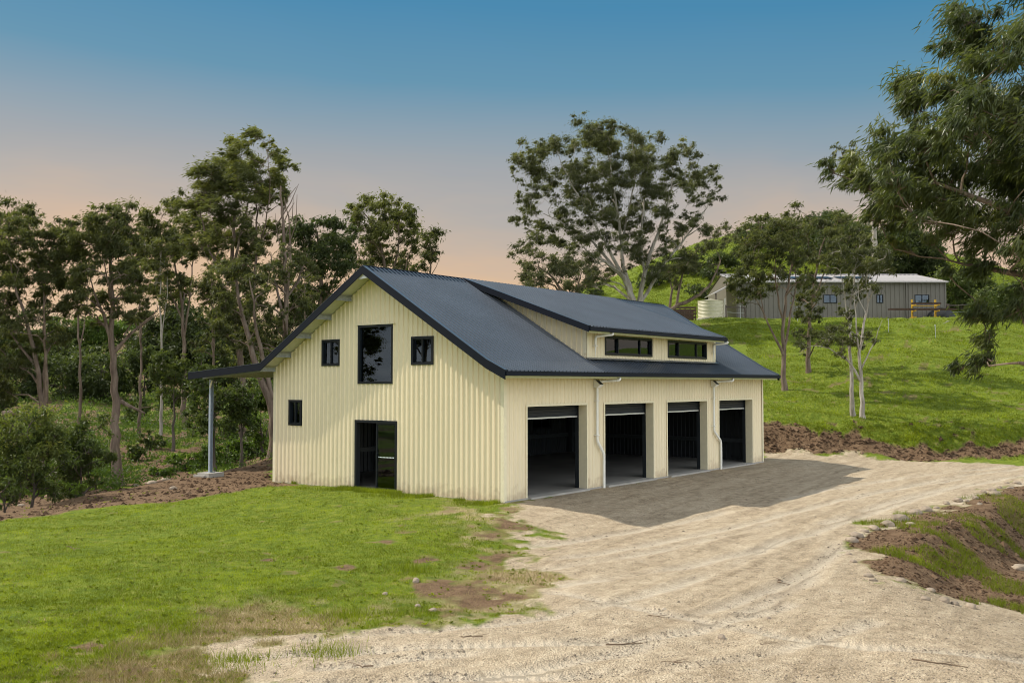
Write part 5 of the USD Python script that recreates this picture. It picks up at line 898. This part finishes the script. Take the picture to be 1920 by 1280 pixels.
# ------------------------------------------------------------------ grass, weeds, pebbles (uncountable)
def _hit_table():
    px, py = np.arange(-160, 2049, 12.0), np.arange(430, 1311, 6.0); X, Y = np.meshgrid(px, py, indexing='ij'); x, y = X.ravel(), Y.ravel()
    u, v = (x-960)/FPX, -(y-640)/FPX; d = np.stack([u, math.cos(PITCH)-v*math.sin(PITCH), math.sin(PITCH)+v*math.cos(PITCH)], 1)
    t = np.geomspace(7, 260, 210); hit = np.full(len(x), 400.0); todo = np.arange(len(x))
    for b in t:
        Q = d[todo]*b+[0, 0, CAM_H]; below = Q[:, 2] < height(Q[:, 0], Q[:, 1], False); hit[todo[below]] = b*0.99; todo = todo[~below]
        if not len(todo): break
    return px, py, hit.reshape(X.shape)
_TAB = _hit_table()
from scipy.ndimage import map_coordinates
def scatter(px0, px1, py0, py1, n, seed):
    """ground points spread evenly over the seen part of the land"""
    r = np.random.default_rng(seed); px, py = r.uniform(px0, px1, n), r.uniform(py0, py1, n)
    inv = map_coordinates(1/_TAB[2], [(px+160)/12.0, (py-430)/6.0], order=1, mode='nearest'); t = 1/inv
    u, v = (px-960)/FPX, -(py-640)/FPX; d = np.stack([u, math.cos(PITCH)-v*math.sin(PITCH), math.sin(PITCH)+v*math.cos(PITCH)], 1)
    ok = t < 240; Q = d[ok]*t[ok, None]; Q[:, :2] *= 1+r.uniform(-0.012, 0.012, (len(Q), 1)); Q[:, 2] = height(Q[:, 0], Q[:, 1]); return Q
def at_masks(Q): return masks(Q[:, 0], Q[:, 1])
def inside_barn(Q, m=0.0):
    a, b = to_barn(Q[:, 0], Q[:, 1]); return (a < 0.15+m) & (a > -BW-0.15-m) & (b > -0.06-m) & (b < BL+0.15+m)
def blades(Q, seed, h, w, tone, lean=0.5, name='grass', mat='lawn_blade', scale=None):
    r = np.random.default_rng(seed); n = len(Q); a = r.uniform(0, 2*np.pi, n); sd = np.stack([np.cos(a), np.sin(a), 0*a], 1)
    s = np.ones(n) if scale is None else scale
    H = h*s*r.uniform(0.5, 1.35, n); W = w*s*r.uniform(0.7, 1.3, n); la = r.uniform(0, 2*np.pi, n); ln = r.uniform(0.1, 1.0, n)*lean
    tip = Q+np.stack([np.cos(la)*ln*H, np.sin(la)*ln*H, H], 1); b = Q-[0, 0, 0.01]
    v = np.stack([b-sd*W[:, None]/2, b+sd*W[:, None]/2, tip], 1).reshape(-1, 3); f = np.arange(3*n).reshape(-1, 3)
    return v, f, np.repeat(np.clip(tone, 0, 1), 3)
def grass_tone(Q, sc=0.8, seed=31):
    p = np.stack([Q[:, 0], Q[:, 1], 0*Q[:, 0]], 1); return 0.42+0.9*(meshkit.fbm(p*sc, 3, seed)-0.5)+0.9*(meshkit.fbm(p*4.2, 3, seed+1)-0.5)
def field(px0, px1, py0, py1, n, seed, name, label, cat_, h, w, cond=None, base=0.0, mat='lawn_blade', lean=1.1, grow=0.018, ref=14.0):
    Q = scatter(px0, px1, py0, py1, n, seed); g, s, d = at_masks(Q); r = np.random.default_rng(seed+1)
    p = np.stack([Q[:, 0], Q[:, 1], 0*Q[:, 0]], 1); rag = meshkit.fbm(p*3.1, 3, 77)
    keepq = (g < 0.25+0.5*(rag-0.5)) & (s < 0.2+0.9*(rag-0.35)) & ~inside_barn(Q) & (r.random(len(Q)) > 0.75*d)
    if cond is not None: keepq &= cond(Q, g, s, d)
    Q = Q[keepq]; dist = Q[:, 1]; tall = 0.7+0.7*meshkit.fbm(np.stack([Q[:, 0], Q[:, 1], 0*dist], 1)*1.1, 3, 41)
    sc_ = (1+grow*np.maximum(dist-ref, 0))*tall
    v, f, t = blades(Q, seed+2, h, w, grass_tone(Q)+base+0.15*r.normal(size=len(Q)), lean, mat=mat, scale=sc_)
    pr = obj(name, (v, f), mat, None, tone=t); tag(pr, label, cat_, kind='stuff'); return len(f)
n_ = 0
n_ += field(-120, 1110, 895, 1300, 420000, 51, 'lawn_grass', 'short bright green lawn grass in front of the barn', 'grass', 0.027, 0.010, lambda Q, g, s, d: (Q[:, 1] < 40) & (Q[:, 0] < 4))
n_ += field(1400, 2000, 470, 850, 170000, 54, 'hill_grass', 'short green pasture grass on the hill behind the barn', 'grass', 0.075, 0.028, lambda Q, g, s, d: (Q[:, 1] > 44), base=-0.06, grow=0.02, ref=50)
n_ += field(1000, 1420, 440, 640, 80000, 57, 'hill_grass', 'green pasture grass on the far hillside behind the big gum', 'grass', 0.085, 0.05, lambda Q, g, s, d: (Q[:, 1] > 60), base=-0.30, grow=0.02, ref=80)
# longer grass on the roadside bank
BK = [spot(*p) for p in ((1690, 968), (1720, 985), (1745, 1000), (1775, 1010), (1800, 1030), (1800, 1050), (1830, 1065), (1850, 1085), (1760, 1050), (1720, 1050), (1690, 1040), (1880, 1100), (1905, 1110), (1650, 985), (1670, 985), (1890, 940), (1910, 960), (1915, 985), (1860, 935), (1880, 1010), (1910, 1035), (1870, 1145), (1905, 1140), (1790, 970), (1830, 1000))]
def bankc(Q, g, s, d):
    p = np.stack([Q[:, 0], Q[:, 1], 0*Q[:, 0]], 1); m = np.zeros(len(Q), bool); nz = meshkit.fbm(p*2.2, 3, 61)
    for k, c in enumerate(BK): m |= np.hypot(Q[:, 0]-c[0], Q[:, 1]-c[1]) < (0.55+0.9*(nz-0.4))*(1.3 if k in (15, 16, 17, 18) else 0.85)
    return m
def field_bank(n, seed):
    Q = scatter(1580, 2000, 900, 1190, n, seed); g, s, d = at_masks(Q); Q = Q[bankc(Q, g, s, d) & (g < 0.6)]; r = np.random.default_rng(seed)
    v, f, t = blades(Q, seed+2, 0.105, 0.011, grass_tone(Q)-0.14+0.05*r.normal(size=len(Q)), 0.8); pr = obj('bank_grass', (v, f), 'lawn_blade', None, tone=t); tag(pr, 'longer green grass growing in clumps on the roadside bank', 'grass', kind='stuff')
field_bank(80000, 63)
# dry grass and straw
def field_dry(n, seed):
    Q = scatter(-20, 1100, 1040, 1290, n, seed); g, s, d = at_masks(Q); r = np.random.default_rng(seed); Q = Q[(d > 0.25) & (r.random(len(Q)) < d)]
    v, f, t = blades(Q, seed+2, 0.085, 0.008, 0.5+0.2*r.normal(size=len(Q)), 1.6); pr = obj('dry_grass', (v, f), 'dry_blade', None, tone=t); tag(pr, 'dry straw-coloured grass at the edge of the lawn', 'grass', kind='stuff')
field_dry(90000, 66)
# taller tufts along the foot of the gable, and weeds in the lawn
def tufts(pts, seed, n, h, r0, label, name='grass_tuft', mat='lawn_blade', base=0.45):
    for k, (x, y) in enumerate(pts):
        s_ = spot(x, y); r = np.random.default_rng(seed+k); q = r.normal(0, r0/2, (n, 2)); Q = np.stack([s_[0]+q[:, 0], s_[1]+q[:, 1], 0*q[:, 0]], 1); Q[:, 2] = height(Q[:, 0], Q[:, 1])
        v, f, t = blades(Q-s_, seed+k, h*0.6, 0.010, base+0.15*r.normal(size=n), 0.9); g = thing(name, label if isinstance(label, str) else label[k], 'grass tuft', s_); tag(obj('blades', (v, f), mat, g, tone=t), kind='stuff')
tufts([(612, 1222), (650, 1155), (770, 1070), (210, 1225), (440, 1240), (335, 1180)], 70, 420, 0.20, 0.5, ['green tuft at the gravel edge with dead stalks in it', 'green tuft in the lower lawn', 'dark tuft in the lawn near the bare soil', 'tuft by the dry mound at lower left', 'tuft among the straw at the bottom of the lawn', 'tuft above the straw patch'])
def foot_grass():
    r = np.random.default_rng(81); n = 26000; lx, ly = -r.uniform(0.0, 10.0, n), -np.abs(r.normal(0.1, 0.55, n))-0.07; X = BC[0]+BX[0]*lx+BY[0]*ly; Y = BC[1]+BX[1]*lx+BY[1]*ly
    Q = np.stack([X, Y, height(X, Y)], 1); g, s, d = at_masks(Q); Q = Q[(g < 0.3) & (s < 0.3) & (meshkit.fbm(Q*1.4, 3, 83) > 0.47)]
    v, f, t = blades(Q, 82, 0.10, 0.012, grass_tone(Q)+0.05, 0.7); pr = obj('lawn_grass', (v, f), 'lawn_blade', None, tone=t); tag(pr, 'longer grass along the foot of the gable wall', 'grass', kind='stuff')
foot_grass()
def lawn_weeds():
    r = np.random.default_rng(121); Q = scatter(-60, 1080, 915, 1295, 1500, 122); g, s, d = at_masks(Q); Q = Q[(g < 0.35) & (Q[:, 1] < 40) & ~inside_barn(Q) & (Q[:, 0] < 4)]; k = 12; c = np.repeat(Q, k, 0)
    rad = np.repeat(0.02+0.07*r.random(len(Q))**2.5, k); a = r.uniform(0, 2*np.pi, len(c)); q = np.sqrt(r.random(len(c)))*rad; pos = c+np.stack([np.cos(a)*q, np.sin(a)*q, 0.012+0.03*r.random(len(c))], 1)
    v, f = leaf_mesh(r, pos, np.stack([np.cos(a), np.sin(a), 0.4+0*a], 1)+r.normal(0, 0.3, pos.shape), 0.042, 0.02)
    t = np.clip(np.repeat(np.repeat(r.uniform(0.0, 0.8, len(Q)), k), 4), 0, 1); pr = obj('lawn_weeds', (v, f), 'lawn_blade', None, tone=t); tag(pr, 'broad-leaved weeds spread through the lawn', 'weeds', kind='stuff')
    Q = scatter(-60, 1080, 915, 1295, 26000, 124); g, s, d = at_masks(Q); p = np.stack([Q[:, 0], Q[:, 1], 0*Q[:, 0]], 1); n = meshkit.fbm(p*0.6, 3, 126)+0.03*np.clip(Q[:, 0]+3, -2, 5)
    Q = Q[(g < 0.6) & (Q[:, 1] < 40) & ~inside_barn(Q) & (Q[:, 0] < 4.5) & (n > 0.46)]; v, f, t = blades(Q, 125, 0.05, 0.007, 0.45+0.25*r.normal(size=len(Q)), 1.8); pr = obj('dry_grass', (v, f), 'dry_blade', None, tone=t); tag(pr, 'single dry stalks scattered through the lawn', 'grass', kind='stuff')
lawn_weeds()
# undergrowth on the wooded slope
def undergrowth():
    r = np.random.default_rng(91); Q = scatter(-60, 516, 640, 935, 15000, 92); g, s, d = at_masks(Q); p = np.stack([Q[:, 0], Q[:, 1], 0*Q[:, 0]], 1)
    nz = meshkit.fbm(p*0.5, 3, 93); ok = (Q[:, 0] < track_edge(Q[:, 1])-0.3) & (g < 0.3) & (s < 0.5) & (nz > 0.40) & (Q[:, 1] < 110)
    Q, nz = Q[ok], nz[ok]; k = 9; c = np.repeat(Q, k, 0); h = np.repeat(0.25+0.9*(nz-0.40)*3, k); pos = c+r.normal(0, 0.16, c.shape)*(1+0.012*c[:, 1:2]); pos[:, 2] = c[:, 2]+r.random(len(c))*h
    v, f = leaf_mesh(r, pos, r.normal(size=pos.shape)+[0, 0, 0.5], 0.15, 0.075); v = v.reshape(-1, 4, 3); 
    t = np.clip(np.repeat(0.30+0.5*(meshkit.fbm(c*0.8, 2, 95)-0.4)+0.1*r.normal(size=len(c)), 4), 0, 1)
    pr = obj('undergrowth', (v.reshape(-1, 3), f), 'weed_leaf', None, tone=t); tag(pr, 'leafy green undergrowth covering the wooded slope', 'undergrowth', kind='stuff')
    Q = scatter(-60, 516, 640, 935, 60000, 97); g, s, d = at_masks(Q); ok = (Q[:, 0] < track_edge(Q[:, 1])-0.2) & (s < 0.6) & (g < 0.3); Q = Q[ok]
    v, f, t = blades(Q, 98, 0.16, 0.03, grass_tone(Q)-0.2, 0.9, scale=1+0.012*np.maximum(Q[:, 1]-30, 0)); pr = obj('undergrowth', (v, f), 'weed_leaf', None, tone=t); tag(pr, 'rough grass between the trees on the wooded slope', 'undergrowth', kind='stuff')
undergrowth()
# loose stones
def pebbles(n, seed, name, label, mat, px, size, cond):
    Q = scatter(*px, n, seed); g, s, d = at_masks(Q); Q = Q[cond(Q, g, s) & ~inside_barn(Q, 0.1)]; r = np.random.default_rng(seed); n = len(Q)
    base = np.array([(1, 0, -0.2), (-0.5, 0.87, -0.2), (-0.5, -0.87, -0.2), (0.1, 0.05, 0.75), (-0.8, 0.1, 0.2), (0.5, 0.6, 0.3)]); F = np.array([(0, 5, 3), (5, 1, 3), (1, 4, 3), (4, 2, 3), (2, 0, 3)])
    a = r.uniform(0, 2*np.pi, n); c, s_ = np.cos(a), np.sin(a); S = size*(0.4+r.gamma(1.6, 0.5, n))*(1+0.01*np.maximum(Q[:, 1]-12, 0)); bb = base[None]*r.uniform(0.6, 1.3, (n, 6, 1))
    v = np.stack([bb[..., 0]*c[:, None]-bb[..., 1]*s_[:, None], bb[..., 0]*s_[:, None]+bb[..., 1]*c[:, None], bb[..., 2]*0.8], -1)*S[:, None, None]+Q[:, None]; f = (F[None]+6*np.arange(n)[:, None, None]).reshape(-1, 3)
    pr = obj(name, (v.reshape(-1, 3), f), mat, None, tone=np.repeat(r.random(n), 6)); tag(pr, label, 'gravel', kind='stuff')
leafy('pebble', (0.15, 0.12, 0.09), (0.36, 0.295, 0.22), (0.60, 0.53, 0.43), transl=0.0, rough=0.9, spec=0.15)
leafy('clod', (0.05, 0.03, 0.018), (0.12, 0.075, 0.045), (0.34, 0.25, 0.17), transl=0.0, rough=0.95, spec=0.1)
pebbles(70000, 111, 'loose_gravel', 'loose pale stones on the gravel driveway', 'pebble', (380, 2000, 850, 1290), 0.0075, lambda Q, g, s: (g > 0.5) & (meshkit.fbm(np.stack([Q[:, 0], Q[:, 1], 0*Q[:, 0]], 1)*0.5, 3, 113) > 0.34))
pebbles(5000, 115, 'soil_clods', 'brown clods and stones lying on the bare soil', 'clod', (-40, 540, 850, 990), 0.035, lambda Q, g, s: s > 0.5)
pebbles(6000, 117, 'soil_clods', 'brown clods on the cut soil bank behind the driveway', 'clod', (1420, 2000, 790, 880), 0.032, lambda Q, g, s: s > 0.4)
pebbles(9000, 119, 'soil_clods', 'reddish clods and stones on the roadside bank', 'clod', (1580, 2000, 890, 1180), 0.024, lambda Q, g, s: (s > 0.5) & (g < 0.5))
print('leaf tris', TRI, 'blades', n_)
